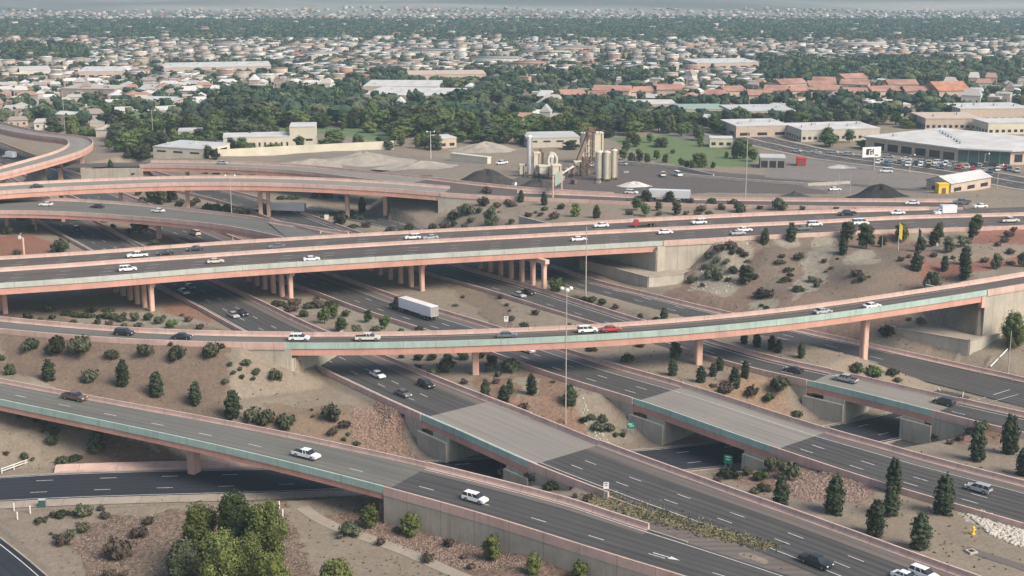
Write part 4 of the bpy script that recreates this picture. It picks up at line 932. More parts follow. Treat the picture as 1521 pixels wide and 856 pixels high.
plants('among the pale rocks on the brown hillside', 's 1051 384 12,s 1046 399 10,s 1064 390 10,b 1069 373 20,b 1087 370 18,b 1100 376 14,b 1106 382 12,o 1087 378 10,y 1079 392 10,s 1057 412 22,s 1068 416 13,s 1089 406 13,d 1107 422 22,s 1121 415 12,b 1081 418 9,s 1027 419 14,s 1043 426 7,l 1110 390 9,b 1161 383 10,o 1186 387 14,l 1158 391 15,l 1171 403 15,l 1174 410 10,l 1168 417 17,l 1159 420 9,l 1186 432 19,s 1213 427 9,o 1207 419 14,o 1217 421 10,l 1235 399 8,l 1227 404 6,l 1244 385 5,b 1271 410 18,s 1281 418 14,l 1268 420 6,l 1291 412 6,b 1137 443 22,b 1125 443 14,l 1132 455 8,l 1139 458 8,b 1225 390 9')
plants('near the walled terrace at the right', 's 1317 500 20,b 1368 481 14,o 1385 428 30,b 1350 476 8')
plants('beside the right end of the middle bridge', 'y 1129 714 23,o 1172 711 34,o 1145 700 26,o 1110 706 18,l 1121 733 16,l 1134 729 22,l 1083 709 30,b 1065 717 16')
plants('near the narrow bridge abutment at the right', 's 1389 655 17,b 1410 660 12,b 1425 655 14,b 1440 645 18,o 1460 640 22')
plants('in the left median beyond the overpass', 's 90 375 24,b 25 378 14,s 14 348 16,s 34 327 16,s 46 344 12,s 168 338 8,b 192 348 14,o 209 347 22,l 229 363 18,b 156 330 14,s 200 335 10')
plants('under the high flyover', 'd 225 304 17,d 240 305 18,d 255 301 17,s 268 307 14,s 285 306 12,s 292 301 10,s 308 315 16,s 322 317 20,s 336 317 18,s 357 320 18,s 367 318 10,l 418 296 14,l 436 296 18,s 468 294 12,s 482 294 16,s 491 294 10,s 506 296 9,c 538 315 11,s 522 321 12,s 535 327 10,s 507 333 20,s 528 325 8,l 525 338 15,b 545 338 16,s 468 322 6,s 479 325 8,s 506 321 12,s 492 319 8,l 580 344 15,l 598 344 13,b 306 258 10,b 323 259 12,s 340 258 10,s 357 259 10,b 377 260 10,c 165 254 9,l 186 261 8,s 199 261 8,s 212 300 12,s 205 290 10,b 420 268 12,b 450 275 12')
# big conifers at the lower right, one by one
for (x, y, w, lab) in ((1160,750,26,'dark conifer nearest the pink barrier, left of the reddish stone patch'), (1238,762,33,'wide dark conifer standing on the reddish stone patch'), (1323,766,27,'front one of two overlapping dark conifers right of the stone patch'), (1327,732,24,'taller rear one of two overlapping dark conifers right of the stone patch'),
                       (1300,795,32,'dark conifer close to the barrier below the two overlapping conifers'), (1400,763,34,'broad dark conifer left of the silver car'), (1366,815,32,'lowest dark conifer on the bare tan ground'), (1451,685,25,'dark conifer behind the middle carriageway, left of the tall pair at the right edge'), (1499,674,27,'tallest dark conifer near the right edge'), (1519,706,24,'dark conifer cut by the right edge of the photo')):
    p = G(x, y); ppm = F/(p.y*CP-(p.z-H)*SP); wm = w/ppm; nr = random.Random(x)
    put('c%d' % nr.randrange(3), p, wm/.50, wm*nr.uniform(1.68,1.8)*(1.3 if x in (1499,1451,1327) else 1), 'conifer', lab, 'conifer', 'large conifers at the lower right', parts=('foliage','trunk'))
# the clump of tall trees at the bottom
def bigtree(x, y, Hm, wm, mat, seed, lab, n=12000):
    proto_tree('big%d' % seed, mat, seed, n, wd=.40*wm/Hm*1.2, leaf=.27/Hm, bole=.08, lobes=34, tall=1.7, k=.5, lob=.72); p = G(x, y)
    return put('big%d' % seed, p, Hm, Hm, 'tree', lab, 'tree', 'clump of tall trees at the bottom left', parts=('crown','trunk'), rz=seed)
bigtree(300, 846, 12.0, 7.4, 'leaf_olive', 201, 'left dark green tree of the tall clump beside the street')
bigtree(354, 846, 14.8, 8.2, 'leaf_green', 202, 'tallest green tree in the middle of the clump at the bottom')
bigtree(400, 856, 13.6, 7.6, 'leaf_olive', 203, 'green tree on the right of the clump at the bottom')
bigtree(332, 884, 10.8, 7.6, 'leaf_olive', 204, 'front olive green tree of the clump, low middle')
bigtree(404, 898, 8.6, 6.6, 'leaf_yellow', 205, 'yellowish tree at the front right of the clump')
bigtree(272, 864, 7.0, 6.6, 'leaf_dark', 206, 'dark low tree at the front left of the clump')
bigtree(500, 886, 5.5, 7.5, 'leaf_olive', 207, 'olive bush like tree at the bottom edge right of the clump')
bigtree(448, 905, 4.5, 5.0, 'leaf_olive', 208, 'small olive tree cut by the bottom edge')
bigtree(1504, 516, 9.5, 7.5, 'leaf_olive', 209, 'tall shaggy green tree in front of the beige wall at the right edge', 4000)
bigtree(370, 878, 10, 6.6, 'leaf_olive', 210, 'middle olive tree filling the front of the clump')
# grassy tufts on the gore
gv = []; gf = []
for i in range(2600):
    t = random.random(); a = (880+t*265, 742+t*72); x = a[0]+random.uniform(-22,22); y = a[1]+random.gauss(0, 8)*(1-t*.7)
    p = W(x, y, -.02); h_ = random.uniform(.1, .3); an = random.random()*6.28; w_ = random.uniform(.1, .35); dx, dy = math.cos(an)*w_, math.sin(an)*w_
    b_ = len(gv); gv += [(p.x-dx, p.y-dy, p.z), (p.x+dx, p.y+dy, p.z), (p.x+dx*.7, p.y+dy*.7, p.z+h_), (p.x-dx*.7, p.y-dy*.7, p.z+h_)]; gf.append((b_, b_+1, b_+2, b_+3))
me = bpy.data.meshes.new('grass'); me.from_pydata(gv, [], gf); me.materials.append(M['grass_tuft']); o = link('dry_grass', me); tag(o, 'thin dry grass growing along the gravel gore between ramp and carriageway', 'grass', kind='stuff')
# loose stones on the stone patches
def stones(poly, z, n, mat, s0, s1, lab):
    xs = [p[0] for p in poly]; ys = [p[1] for p in poly]; V = []; Fc = []; b_ = 0; r = np.random.default_rng(len(poly)*31+n); c_ = 0
    while c_ < n:
        x = r.uniform(min(xs), max(xs)); y = r.uniform(min(ys), max(ys))
        if not inside(poly, np.array([x]), np.array([y]))[0]: continue
        p = W(x, y, z); p.z = gz(p.x, p.y); s_ = r.uniform(s0, s1); v = ICO1[0]*(1+r.normal(0,.15,(12,1)))*np.array([s_, s_*r.uniform(.6,1), s_*.55]); an = r.uniform(0, 6.28); ca, sa = math.cos(an), math.sin(an)
        v = np.stack([v[:,0]*ca-v[:,1]*sa+p.x, v[:,0]*sa+v[:,1]*ca+p.y, v[:,2]+p.z], 1); V.append(v); Fc.append(ICO1[1]+b_); b_ += 12; c_ += 1
    me = mesh_np('stones', np.concatenate(V), np.concatenate(Fc), [mat]); tag(link('loose_stones', me), lab, 'stones', kind='stuff')
stones([(1422,752),(1450,755),(1521,778),(1521,815),(1470,795)], 0, 700, 'rock_pale', .25, .6, 'pale boulders lining the drainage bed at the lower right')
stones([(524,612),(582,607),(600,625),(632,668),(640,690),(580,670),(522,650)], -2, 1800, 'rock', .12, .34, 'reddish stones armouring the bank left of the wide bridge')
stones([(1140,706),(1290,712),(1298,742),(1280,768),(1200,768),(1150,745)], -3, 1400, 'rock', .12, .34, 'reddish stones on the bank among the conifers')
stones([(105,810),(125,780),(170,768),(300,766),(420,752),(440,800),(470,856),(140,856)], -6.5, 3200, 'rock', .08, .24, 'grey brown cobbles in the patch at the bottom left')
stones([(480,770),(545,755),(600,775),(720,808),(870,852),(700,856),(620,830),(560,800)], -5.8, 2600, 'rock', .08, .26, 'reddish cobbles below the long grey wall')
for z, poly in PALE[:5]+PALE[5:8]:
    pass
stones([(1045,378),(1080,362),(1112,372),(1112,400),(1085,425),(1020,418)], 4.5, 260, 'rock_pale', .15, .4, 'pale rocks scattered round the shrubs high on the hillside')
stones([(865,600),(900,622),(935,642),(918,655),(890,642),(865,615)], -2, 160, 'rock_pale', .15, .4, 'pale rocks round the dark shrubs between the near bridges')
# dry tufts and seedlings strewn over the open gravel
V = []; Q_ = []; b_ = 0; rq = np.random.default_rng(77); tufts = 0
while tufts < 2300:
    xx = rq.uniform(0, 1521); yy = rq.uniform(290, 856); p = G(xx, yy) if False else W(xx, yy, 0); z = gz(p.x, p.y); p = Vector((p.x, p.y, z)); bad = False
    for r in (r1, r2, r3, r4, street, low):
        i = int(np.argmin((r.c[:, 0]-p.x)**2+(r.c[:, 1]-p.y)**2)); lat = (p.x-r.c[i, 0])*r.n[i, 0]+(p.y-r.c[i, 1])*r.n[i, 1]
        if -1.5 < lat < r.w(r.s[i])+1.5 and abs((p.x-r.c[i, 0])*r.t[i, 0]+(p.y-r.c[i, 1])*r.t[i, 1]) < 4: bad = True; break
    if not bad:
        for r in (f, g, e, i_, j, h):
            i = int(np.argmin((r.c[:, 0]-p.x)**2+(r.c[:, 1]-p.y)**2)); lat = (p.x-r.c[i, 0])*r.n[i, 0]+(p.y-r.c[i, 1])*r.n[i, 1]
            if -1.5 < lat < r.w(r.s[i])+1.5 and z > r.c[i, 2]-1.5: bad = True; break
    if bad or smoothf(p.x, p.y, 9, 9) < rq.uniform(-.9, .6): tufts += .2; continue
    R = rq.uniform(.08, .26); n_ = 9; a = rq.uniform(0, 6.28, n_); d = rq.uniform(0, R, n_); hh_ = rq.uniform(.1, .35, n_)*(.6+R*1.5); w_ = rq.uniform(.05, .13, n_); b2 = rq.uniform(0, 6.28, n_)
    cx_ = p.x+np.cos(a)*d; cy_ = p.y+np.sin(a)*d; dx = np.cos(b2)*w_; dy = np.sin(b2)*w_; zz = np.full(n_, z-.02); lx = rq.normal(0, .08, n_)
    V.append(np.stack([np.stack([cx_-dx, cy_-dy, zz], 1), np.stack([cx_+dx, cy_+dy, zz], 1), np.stack([cx_+dx*.8+lx, cy_+dy*.8+lx, zz+hh_], 1), np.stack([cx_-dx*.8+lx, cy_-dy*.8+lx, zz+hh_], 1)], 1).reshape(-1, 3)); tufts += 1
V = np.concatenate(V); o = link('ground_tufts', mesh_np('ground_tufts', V, np.arange(len(V))   .reshape(-1, 4), ['grass_tuft'])); tag(o, 'small dry weeds and seedlings strewn over the gravel slopes', 'weeds', kind='stuff')
# ------------------------------------------------------------------ vehicles
def prism_y(mb, outline, hw, top_in=0.0, zref=None):
    """side outline (x, z) extruded across the width; points above zref pulled inward"""
    n = len(outline); zs = [z for _, z in outline]; z0 = zref if zref is not None else min(zs); z1 = max(zs)
    def h_(z): return hw-(top_in*max(0, z-z0)/max(1e-3, z1-z0))
    vs = [(x, -h_(z), z) for x, z in outline]+[(x, h_(z), z) for x, z in outline]
    mb.add(vs, [tuple(range(n)), tuple(range(n, 2*n))[::-1]]+[(i, n+i, n+(i+1)%n, (i+1)%n) for i in range(n)])
def wheelset(root, xs, hw, r=.34, w=.24, off=(0,0,0)):
    for x in xs:
        for s_ in (-1, 1):
            mb = MB(); mb.tube([(x, s_*(hw-w), r), (x, s_*hw, r)], r, 14); o = mb.build('wheel', 'tyre', root)
            mb = MB(); mb.tube([(x, s_*(hw-.02), r), (x, s_*(hw+.02), r)], r*.6, 10); mb.build('rim', 'rim', o)
def lamps(root, xf, xr, hw, zf, zr):
    for s_ in (-1, 1):
        mb = MB(); mb.box((xf, s_*(hw-.28), zf), (.10, .36, .16)); mb.build('headlight', 'lamp_glass', root)
        mb = MB(); mb.box((xr, s_*(hw-.2), zr), (.08, .26, .2)); mb.build('taillight', 'taillight', root)
SPEC = dict(
 sedan=dict(hw=.90, body=[(-2.35,.32),(-2.38,.62),(-2.3,.86),(-1.75,.96),(-1.1,.97),(1.0,.94),(1.9,.82),(2.3,.66),(2.36,.45),(2.3,.3)], g=(-1.75,1.15,-.98,.38,.93,1.40), wh=(-1.4,1.42), r=.33, zl=(.66,.75), ti=.10),
 suv=dict(hw=.96, body=[(-2.4,.38),(-2.42,.8),(-2.38,1.05),(-1.2,1.08),(1.0,1.06),(1.9,.96),(2.3,.8),(2.38,.55),(2.35,.38)], g=(-2.36,1.25,-2.05,.45,1.04,1.68), wh=(-1.45,1.5), r=.38, zl=(.82,.95), ti=.08),
 pickup=dict(hw=.99, body=[(-2.95,.48),(-2.97,.9),(-2.95,1.12),(-1.0,1.14),(1.15,1.14),(2.3,1.04),(2.8,.92),(2.9,.6),(2.85,.46)], g=(-1.05,1.55,-.85,.72,1.10,1.80), wh=(-1.85,1.85), r=.41, zl=(.9,1.0), ti=.05),
 van=dict(hw=1.0, body=[(-2.6,.35),(-2.62,1.1),(-2.58,1.25),(1.4,1.2),(2.1,1.0),(2.5,.8),(2.55,.45),(2.5,.35)], g=(-2.58,1.7,-2.45,.95,1.18,2.0), wh=(-1.6,1.6), r=.36, zl=(.8,1.1), ti=.06))
def make_vehicle(kind, paint, name):
    root = empty(name); sp = SPEC[kind]; hw = sp['hw']; pm = 'p_'+paint
    mb = MB(); prism_y(mb, sp['body'], hw, sp['ti'], .55); b = fixn(mb.build('body', pm, root))
    x0, x1, x2, x3, z0, z1 = sp['g']; mb = MB()
    gw0, gw1 = hw-.09, hw-.26
    mb.add([(x0,-gw0,z0),(x1,-gw0,z0),(x1,gw0,z0),(x0,gw0,z0),(x2,-gw1,z1),(x3,-gw1,z1),(x3,gw1,z1),(x2,gw1,z1)], [(3,2,1,0),(4,5,6,7),(0,1,5,4),(1,2,6,5),(2,3,7,6),(3,0,4,7)]); mb.build('windows', 'glass', root)
    mb = MB(); mb.add([(x2-.12,-gw1-.03,z1-.03),(x3+.1,-gw1-.03,z1-.03),(x3+.1,gw1+.03,z1-.03),(x2-.12,gw1+.03,z1-.03),(x2+.05,-gw1+.08,z1+.05),(x3-.1,-gw1+.08,z1+.05),(x3-.1,gw1-.08,z1+.05),(x2+.05,gw1-.08,z1+.05)], [(3,2,1,0),(4,5,6,7),(0,1,5,4),(1,2,6,5),(2,3,7,6),(3,0,4,7)])
    # door pillars
    for s_ in (-1, 1):
        for fr in (.33, .66):
            xa = x0+(x1-x0)*fr; xb = x2+(x3-x2)*fr; mb.tube([(xa, s_*(gw0+.005), z0), (xb, s_*(gw1+.005), z1)], .045, 4)
    mb.build('roof', pm, root)
    if kind == 'pickup':
        mb = MB(); mb.box((-2.0,0,1.13), (1.75,1.6,.06)); mb.build('bed_liner', 'black', root)
    mb = MB(); mb.box((sp['body'][-3][0]*.985, 0, .52), (.12, hw*1.5, .18)); mb.box((sp['body'][0][0]*.99, 0, .5), (.12, hw*1.6, .16)); mb.build('bumper', 'black' if paint in ('black','white','silver') else pm, root)
    wheelset(root, sp['wh'], hw, sp['r']); lamps(root, max(p[0] for p in sp['body'])-.06, min(p[0] for p in sp['body'])+.0, hw, *sp['zl'])
    return root
def make_semi(trailer='p_white', cab='p_black', tl=14.5):
    root = empty('semi_truck'); L = tl
    mb = MB(); prism_y(mb, [(3.0,.7),(3.0,3.2),(3.5,3.75),(4.6,3.7),(5.1,2.6),(5.35,1.7),(7.1,1.5),(7.25,.7)], 1.2, .12, 2.4); fixn(mb.build('cab', cab, root))
    mb = MB(); mb.add([(5.08,-1.0,2.55),(5.34,-1.05,1.75),(5.34,1.05,1.75),(5.08,1.0,2.55)], [(0,1,2,3)]); mb.box((4.4,-1.2,2.2), (.9,.03,.7)); mb.box((4.4,1.2,2.2), (.9,.03,.7)); mb.build('windows', 'glass', root)
    mb = MB(); mb.box((2.6-L/2, 0, 2.65), (L, 2.55, 2.75)); t = mb.build('trailer', trailer, root)
    mb = MB(); mb.box((2.6-L-.02, -.62, 2.65), (.06, 1.15, 2.5)); mb.box((2.6-L-.02, .62, 2.65), (.06, 1.15, 2.5)); mb.build('rear_door', 'fence_grey', t)
    mb = MB(); mb.box((2.6-L/2, 0, 1.15), (L-.3, 1.0, .25)); mb.box((2.7-L, 0, .75), (.15, 2.4, .2)); mb.box((2.6-L*.5, -1.1, .85), (L*.3, .05, .5)); mb.box((2.6-L*.5, 1.1, .85), (L*.3, .05, .5)); mb.build('chassis', 'black', root)
    wheelset(root, (6.2, 2.2, 1.0, 4.2-L, 5.5-L), 1.22, .5, .5); lamps(root, 7.2, 2.55-L, 1.2, 1.0, 1.2); return root
def make_boxtruck():
    root = empty('box_truck'); mb = MB(); mb.box((-1.1,0,2.1), (5.0,2.4,2.5)); mb.build('cargo_box', 'p_white', root)
    mb = MB(); prism_y(mb, [(1.5,.6),(1.5,2.3),(2.3,2.3),(2.75,1.5),(3.7,1.3),(3.8,.6)], 1.0, .08, 1.4); fixn(mb.build('cab', 'p_white', root))
    mb = MB(); mb.add([(2.33,-.8,2.2),(2.74,-.85,1.52),(2.74,.85,1.52),(2.33,.8,2.2)], [(0,1,2,3)]); mb.box((1.95,-1.0,1.85), (.6,.03,.5)); mb.box((1.95,1.0,1.85), (.6,.03,.5)); mb.build('windows', 'glass', root)
    mb = MB(); mb.box((-.5,0,.7), (6.2,.9,.25)); mb.build('chassis', 'black', root)
    wheelset(root, (2.9,-2.2), 1.08, .42, .3); lamps(root, 3.78, -3.6, 1.0, .9, 1.0); return root
def make_flatbed():
    root = empty('flatbed_truck'); mb = MB(); prism_y(mb, [(2.2,.6),(2.2,2.3),(3.0,2.3),(3.4,1.5),(4.2,1.3),(4.3,.6)], 1.05, .08, 1.4); fixn(mb.build('cab', 'p_red', root))
    mb = MB(); mb.add([(3.03,-.8,2.2),(3.4,-.85,1.52),(3.4,.85,1.52),(3.03,.8,2.2)], [(0,1,2,3)]); mb.build('windows', 'glass', root)
    mb = MB(); mb.box((-1.3,0,1.15), (6.6,2.3,.3)); mb.build('bed', 'rust', root); wheelset(root, (3.2,-3,-1.8), 1.08, .42, .3); lamps(root, 4.28, -4.5, 1.0, .9, 1.0); return root
VNAME = dict(sedan='parked_car', suv='suv', pickup='pickup_truck', van='van')
VNAME['sedan'] = 'car'
CACHE = {}
def drive(rk, x, y, kind, paint, way, label, t=None, yaw=0):
    r = ROADS[rk]; z0 = None; q, tt = r.loc(x, y); z = r.at(q, 0).z
    q, tt = r.loc(x, y, z); p = r.at(q, tt, .03); a = r.heading(q)+(math.pi if way < 0 else 0)+yaw
    key = (kind, paint)
    if kind in SPEC: mk = lambda: make_vehicle(kind, paint, VNAME[kind])
    else: mk = dict(semi=make_semi, box=make_boxtruck, flat=make_flatbed)[kind]
    if key in CACHE: o = copy_tree(CACHE[key])
    else: o = CACHE[key] = mk()
    o.location = p; pitch = 0
    a2 = r.at(min(q+2, r.L), 0).z-r.at(max(q-2, 0), 0).z
    o.rotation_euler = (0, -math.atan2(a2, 4)*(1 if way > 0 else -1), a)
    cat = dict(sedan='car', suv='suv', pickup='pickup truck', van='van', semi='semi truck', box='box truck', flat='truck')[kind]
    grp = dict(g='vehicles on the long overpass', e='vehicles on the curved flyover', r1='vehicles on the nearest carriageway').get(rk, 'vehicles on the interchange roads')
    return tag(o, label, cat, grp)
for a in (
 ('g',190,403,'suv','white',1,'white suv on the near side of the long overpass at the left'),
 ('g',320,391,'sedan','beige',1,'beige sedan on the near carriageway of the long overpass, left of centre'),
 ('g',463,387.5,'sedan','white',1,'white sedan above the second row of overpass columns'),
 ('g',860,358,'sedan','white',1,'white sedan beside the tall light pole on the long overpass'),
 ('g',988,347.5,'sedan','white',1,'white sedan just before the right end of the overpass girder'),
 ('g',1096,349,'sedan','silver',1,'silver car on the near side of the main road, behind two dark conifers'),
 ('g',1106,344,'sedan','white',1,'white car overlapping the silver one on the main road'),
 ('g',1194,342,'sedan','grey',1,'grey car following the white car on the main road at the right'),
 ('g',1210,336,'suv','white',1,'white suv just ahead of the grey car on the main road'),
 ('g',1278,334,'van','white',1,'white van on the near carriageway above the round green trees'),
 ('g',1500,330.5,'pickup','cream',1,'cream pickup truck at the right edge of the main road'),
 ('g',204,382.5,'pickup','white',-1,'white pickup truck at the left of the far overpass carriageway'),
 ('g',246,378.5,'sedan','black',-1,'black car right behind the white pickup on the overpass'),
 ('g',289,372.5,'sedan','black',-1,'second black car behind the pickup, ahead of the gap on the overpass'),
 ('g',411,369,'sedan','grey',-1,'grey car alone on the far overpass carriageway, left of centre'),
 ('g',613,355.5,'suv','white',-1,'white suv leading a silver car on the far overpass carriageway'),
 ('g',640,355.5,'sedan','silver',-1,'silver car close behind the white suv on the overpass'),
 ('g',893,337.5,'sedan','white',-1,'white car on the far carriageway by the top of the light pole'),
 ('g',957,336.5,'flat','red',-1,'red flatbed truck on the far carriageway of the main road'),
 ('g',1038,333,'suv','white',-1,'white suv on the far carriageway above the end of the overpass'),
 ('g',1258,320,'pickup','black',-1,'dark pickup truck on the far carriageway ahead of a white car'),
 ('g',1333,318.5,'sedan','white',-1,'white car between the dark pickup and the white box truck'),
 ('g',1403,320,'box','',-1,'white box truck on the main road at the right'),
 ('i',1355,304,'sedan','white',-1,'white car on the far ramp beside the black dirt pile'),
 ('i',1443,303.5,'pickup','grey',-1,'dark grey pickup where the far ramp leaves the main road'),
 ('g',1456,308.5,'sedan','white',-1,'white car at the point where the far ramp splits off'),
 ('i',975,298,'semi','',-1,'white semi truck on the far ramp behind the young trees'),
 ('h',68,306,'sedan','white',-1,'white car on the merging ramp at the far left'),
 ('h',145,309,'sedan','black',-1,'dark car in the middle of the merging ramp'),
 ('h',235,315.5,'sedan','white',-1,'white car on the merging ramp nearest the tall columns'),
 ('i',55,279,'sedan','black',1,'dark car at the left end of the high flyover'),
 ('j',330,244,'sedan','silver',1,'tiny silver car on the thin far flyover'),
 ('e',185,498,'suv','black',1,'black suv on the embankment ramp at the left'),
 ('e',271,503.5,'sedan','black',1,'dark sedan following on the embankment ramp before the flyover'),
 ('e',445,506,'suv','white',1,'white suv entering the left end of the curved flyover'),
 ('e',547,506,'pickup','cream',1,'cream pickup truck on the curved flyover'),
 ('e',753,501.5,'sedan','grey',1,'dim grey car in the middle of the curved flyover'),
 ('e',873,494,'suv','white',1,'white and dark suv right behind the red car'),
 ('e',908,492.5,'sedan','red',1,'red car on the curved flyover'),
 ('e',1222,466,'sedan','silver',1,'silver grey car low behind the parapet of the curved flyover'),
 ('e',1295,457.5,'sedan','white',1,'white car near the right end of the curved flyover'),
 ('f',111,594,'pickup','brown',1,'dark brown pickup truck at the left end of the nearest ramp'),
 ('f',455,680,'pickup','white',1,'large white pickup truck on the nearest ramp bridge'),
 ('f',706,745,'suv','white',1,'white suv on the nearest ramp right of the bridge joint'),
 ('r1',115,343,'suv','black',1,'small dark suv far up the nearest carriageway at the left'),
 ('r1',273,436,'sedan','silver',1,'silver car just emerging from under the long overpass'),
 ('r1',282,429,'sedan','black',1,'dark car beside the silver one in the shade of the overpass'),
 ('r1',347,471,'sedan','silver',1,'grey silver car left of a black one between overpass and flyover'),
 ('r1',360,468,'sedan','black',1,'black car right of a silver one between overpass and flyover'),
 ('r1',561,560,'sedan','white',1,'white sedan below the curved flyover'),
 ('r1',599,588,'sedan','grey',1,'dark car left of the black suv just before the wide bridge'),
 ('r1',633,575,'suv','black',1,'black suv just before the wide grey bridge'),
 ('r1',1212,840,'pickup','black',1,'black pickup truck at the bottom right'),
 ('r1',1345,862,'sedan','white',1,'white car cut by the bottom edge, left one'),
 ('r1',1372,858,'suv','white',1,'white suv cut by the bottom edge, right one'),
 ('r2',290,349,'van','cream',-1,'cream van seen between the merging ramp and the overpass'),
 ('r2',606,464.5,'semi','',-1,'black semi truck with a long white trailer'),
 ('r2',783,523,'sedan','white',-1,'white car half hidden under the curved flyover'),
 ('r2',1453,730,'suv','silver',-1,'silver suv on the middle carriageway at the right'),
 ('r3',771,441,'sedan','silver',1,'silver car beside a black one on the two lane ramp'),
 ('r3',785,437,'sedan','black',1,'black car beside a silver one on the two lane ramp'),
 ('r3',1178,553,'sedan','black',-1,'dark car just before the narrow bridge'),
 ('r3',1256,567,'pickup','silver',-1,'pale pickup truck on the narrow grey bridge'),
 ('r3',1402,601,'suv','black',-1,'black suv on the right part of the narrow grey bridge'),
): drive(*a)
def park(x, y, z, kind, paint, deg, label, grp='vehicles away from the main roads'):
    key = (kind, paint); mk = (lambda: make_vehicle(kind, paint, VNAME[kind])) if kind in SPEC else dict(semi=make_semi, box=make_boxtruck)[kind]
    o = copy_tree(CACHE[key]) if key in CACHE else CACHE.setdefault(key, mk()); p = W(x, y, z); o.location = (p.x, p.y, gz(p.x, p.y)+.03); o.rotation_euler = (0, 0, math.radians(deg))
    return tag(o, label, dict(sedan='car', suv='suv', pickup='pickup truck', van='van', semi='semi truck', box='box truck')[kind], grp)
park(408, 316, 0, 'semi', '', 172, 'white trailer truck half hidden behind the tall pale columns')
park(14, 232, 1, 'box', '', 150, 'white box truck inside the curled loop ramp')
#@@P4
# ------------------------------------------------------------------ kerbs, paths, small things by the roads
def kerb(r, a, b, label, far=False, w=.3, h_=.14, t=.0):
    mb = MB(); r.sweep(mb, a, b, [(t, -.2), (t, h_), (t+w, h_), (t+w, -.2)], far); return tag(fixn(mb.build('kerb', 'kerb')), kind='structure')
kerb(street, 0, street.L, '', far=True); kerb(street, 0, street.L, '')
kerb(low, 0, low.L, ''); kerb(low, 0, low.L, '', far=True)
kerb(r4, X(r4,900), X(r4,1330), '')
mb = MB(); street.sweep(mb, X(street,60), X(street,430), [(.5,-.3), (.6,.35), (1.0,.4), (3.0,.95), (3.0,-.3)], True); tag(fixn(mb.build('retaining_kerb', 'pink')), 'wide pinkish sloped kerb wall along the far side of the street at the left', 'wall')
mb = MB(); street.strip(mb, X(street,-50), X(street,560), -3.4, -.35, .02); tag(mb.build('pavement', 'path'), kind='structure')
pth = Road('path', [(440,760,-6.2),(466,785,-6.2),(510,796,-6.2),(570,815,-6),(620,838,-5.8),(680,868,-5.6),(740,900,-5.5)], width=2.6, dzn=0)
def drape(r, a, b, t0, t1, mat, name, dz=.06):
    mb = MB(); vs = []; qs = r.qs(a, b, 1.5); n = 4
    for q in qs:
        for i in range(n+1): p = r.at(q, t0+(t1-t0)*i/n); vs.append((p.x, p.y, gz(p.x, p.y)+dz))
    fs = [(i*(n+1)+k_, (i+1)*(n+1)+k_, (i+1)*(n+1)+k_+1, i*(n+1)+k_+1) for i in range(len(qs)-1) for k_ in range(n)]
    mb.add(vs, fs); o = fixn(mb.build(name, mat)); return tag(o, kind='structure')
drape(pth, 0, pth.L, 0, 2.6, 'path', 'footpath')
# painted turn arrow on the near ramp
q, t = f.loc(990, 827, 0); 
A = [(-2.6,-.12),(.6,-.12),(.6,-.55),(2.6,0),(.6,.55),(.6,.12),(-2.6,.12)]
pa = f.at(q, t, .022); ha = f.heading(q); mb = MB(); mb.add([(pa.x+x*math.cos(ha)-y*math.sin(ha), pa.y+x*math.sin(ha)+y*math.cos(ha), pa.z) for x, y in A], [(0,1,5,6) , (1,2,3,4,5)]); mb.build('road_arrow', 'paint', o10)
# crossing marks at the junction on the right
def line_px(pts, z, parent, w=.3, dz=.03, name='lane_marking', mat='paint'):
    mb = MB(); P = [W(x, y, z) for x, y in pts]
    for a, b in zip(P[:-1], P[1:]):
        d = (b-a).normalized(); n = Vector((-d.y, d.x, 0))*w/2; mb.add([(a-n)+Vector((0,0,dz)), (b-n)+Vector((0,0,dz)), (b+n)+Vector((0,0,dz)), (a+n)+Vector((0,0,dz))], [(0,1,2,3)])
    return mb.build(name, mat, parent)
line_px([(1452,594),(1500,579)], -7, o7, .2); line_px([(1470,598),(1512,586)], -7, o7, .16); line_px([(1406,560),(1424,570),(1431,582),(1430,590)], -6.85, o7, .18); line_px([(1370,562),(1390,571),(1397,581)], -6.7, o7, .18)

def pole(x, yt, yb, label, heads=1, mat='pole', r0=.16, z=None, name='light_pole', arm=1.6, cat='light pole'):
    p = G(x, yb) if z is None else W(x, yb, z); ppm = F/(p.y*CP-(p.z-H)*SP); hh = (yb-yt)/ppm/.955
    t = empty(name, tuple(p), 0, label, cat); mb = MB(); mb.tube([(0,0,-.3), (0,0,hh)], [r0, r0*.55], 8); mb.build('pole', mat, t)
    mb = MB(); mb.tube([(0,0,0), (0,0,.5)], [r0*2, r0*1.7], 8); mb.build('base', 'kerb', t)
    if heads:
        mb = MB()
        for i in range(heads):
            a = i*6.283/heads+.6 if heads > 2 else i*3.14159
            mb.tube([(0,0,hh-.3), (math.cos(a)*arm, math.sin(a)*arm, hh-.1)], .06, 5)
        mb.build('bracket', mat, t)
        for i in range(heads):
            a = i*6.283/heads+.6 if heads > 2 else i*3.14159
            mb = MB(); s_ = .42 if heads > 2 else .3; mb.tube([(math.cos(a)*arm, math.sin(a)*arm, hh-.35), (math.cos(a)*arm, math.sin(a)*arm, hh-.05), (math.cos(a)*arm, math.sin(a)*arm, hh+.25)], [s_, s_*1.15, s_*.5], 10); mb.build('lamp', 'lamp_glass', t)
    return t
pole(840, 432, 629, 'tallest light mast with three round lamps, in front of the curved flyover', 3, r0=.15, arm=1.1)
pole(870, 340, 441, 'tall light pole rising past the long overpass near its right end', 0, r0=.2)
pole(1107, 196, 298, 'very tall thin pole beside the far ramp, left of the green field edge', 0, r0=.2)
pole(346, 264, 358, 'tall thin pole behind the overpass, left of the truck trailer', 2, r0=.16)
pole(228, 166, 214, 'light pole among the trees behind the loop ramp, second from left', 2)
pole(97, 138, 200, 'light pole behind the loop ramp, leftmost', 0)
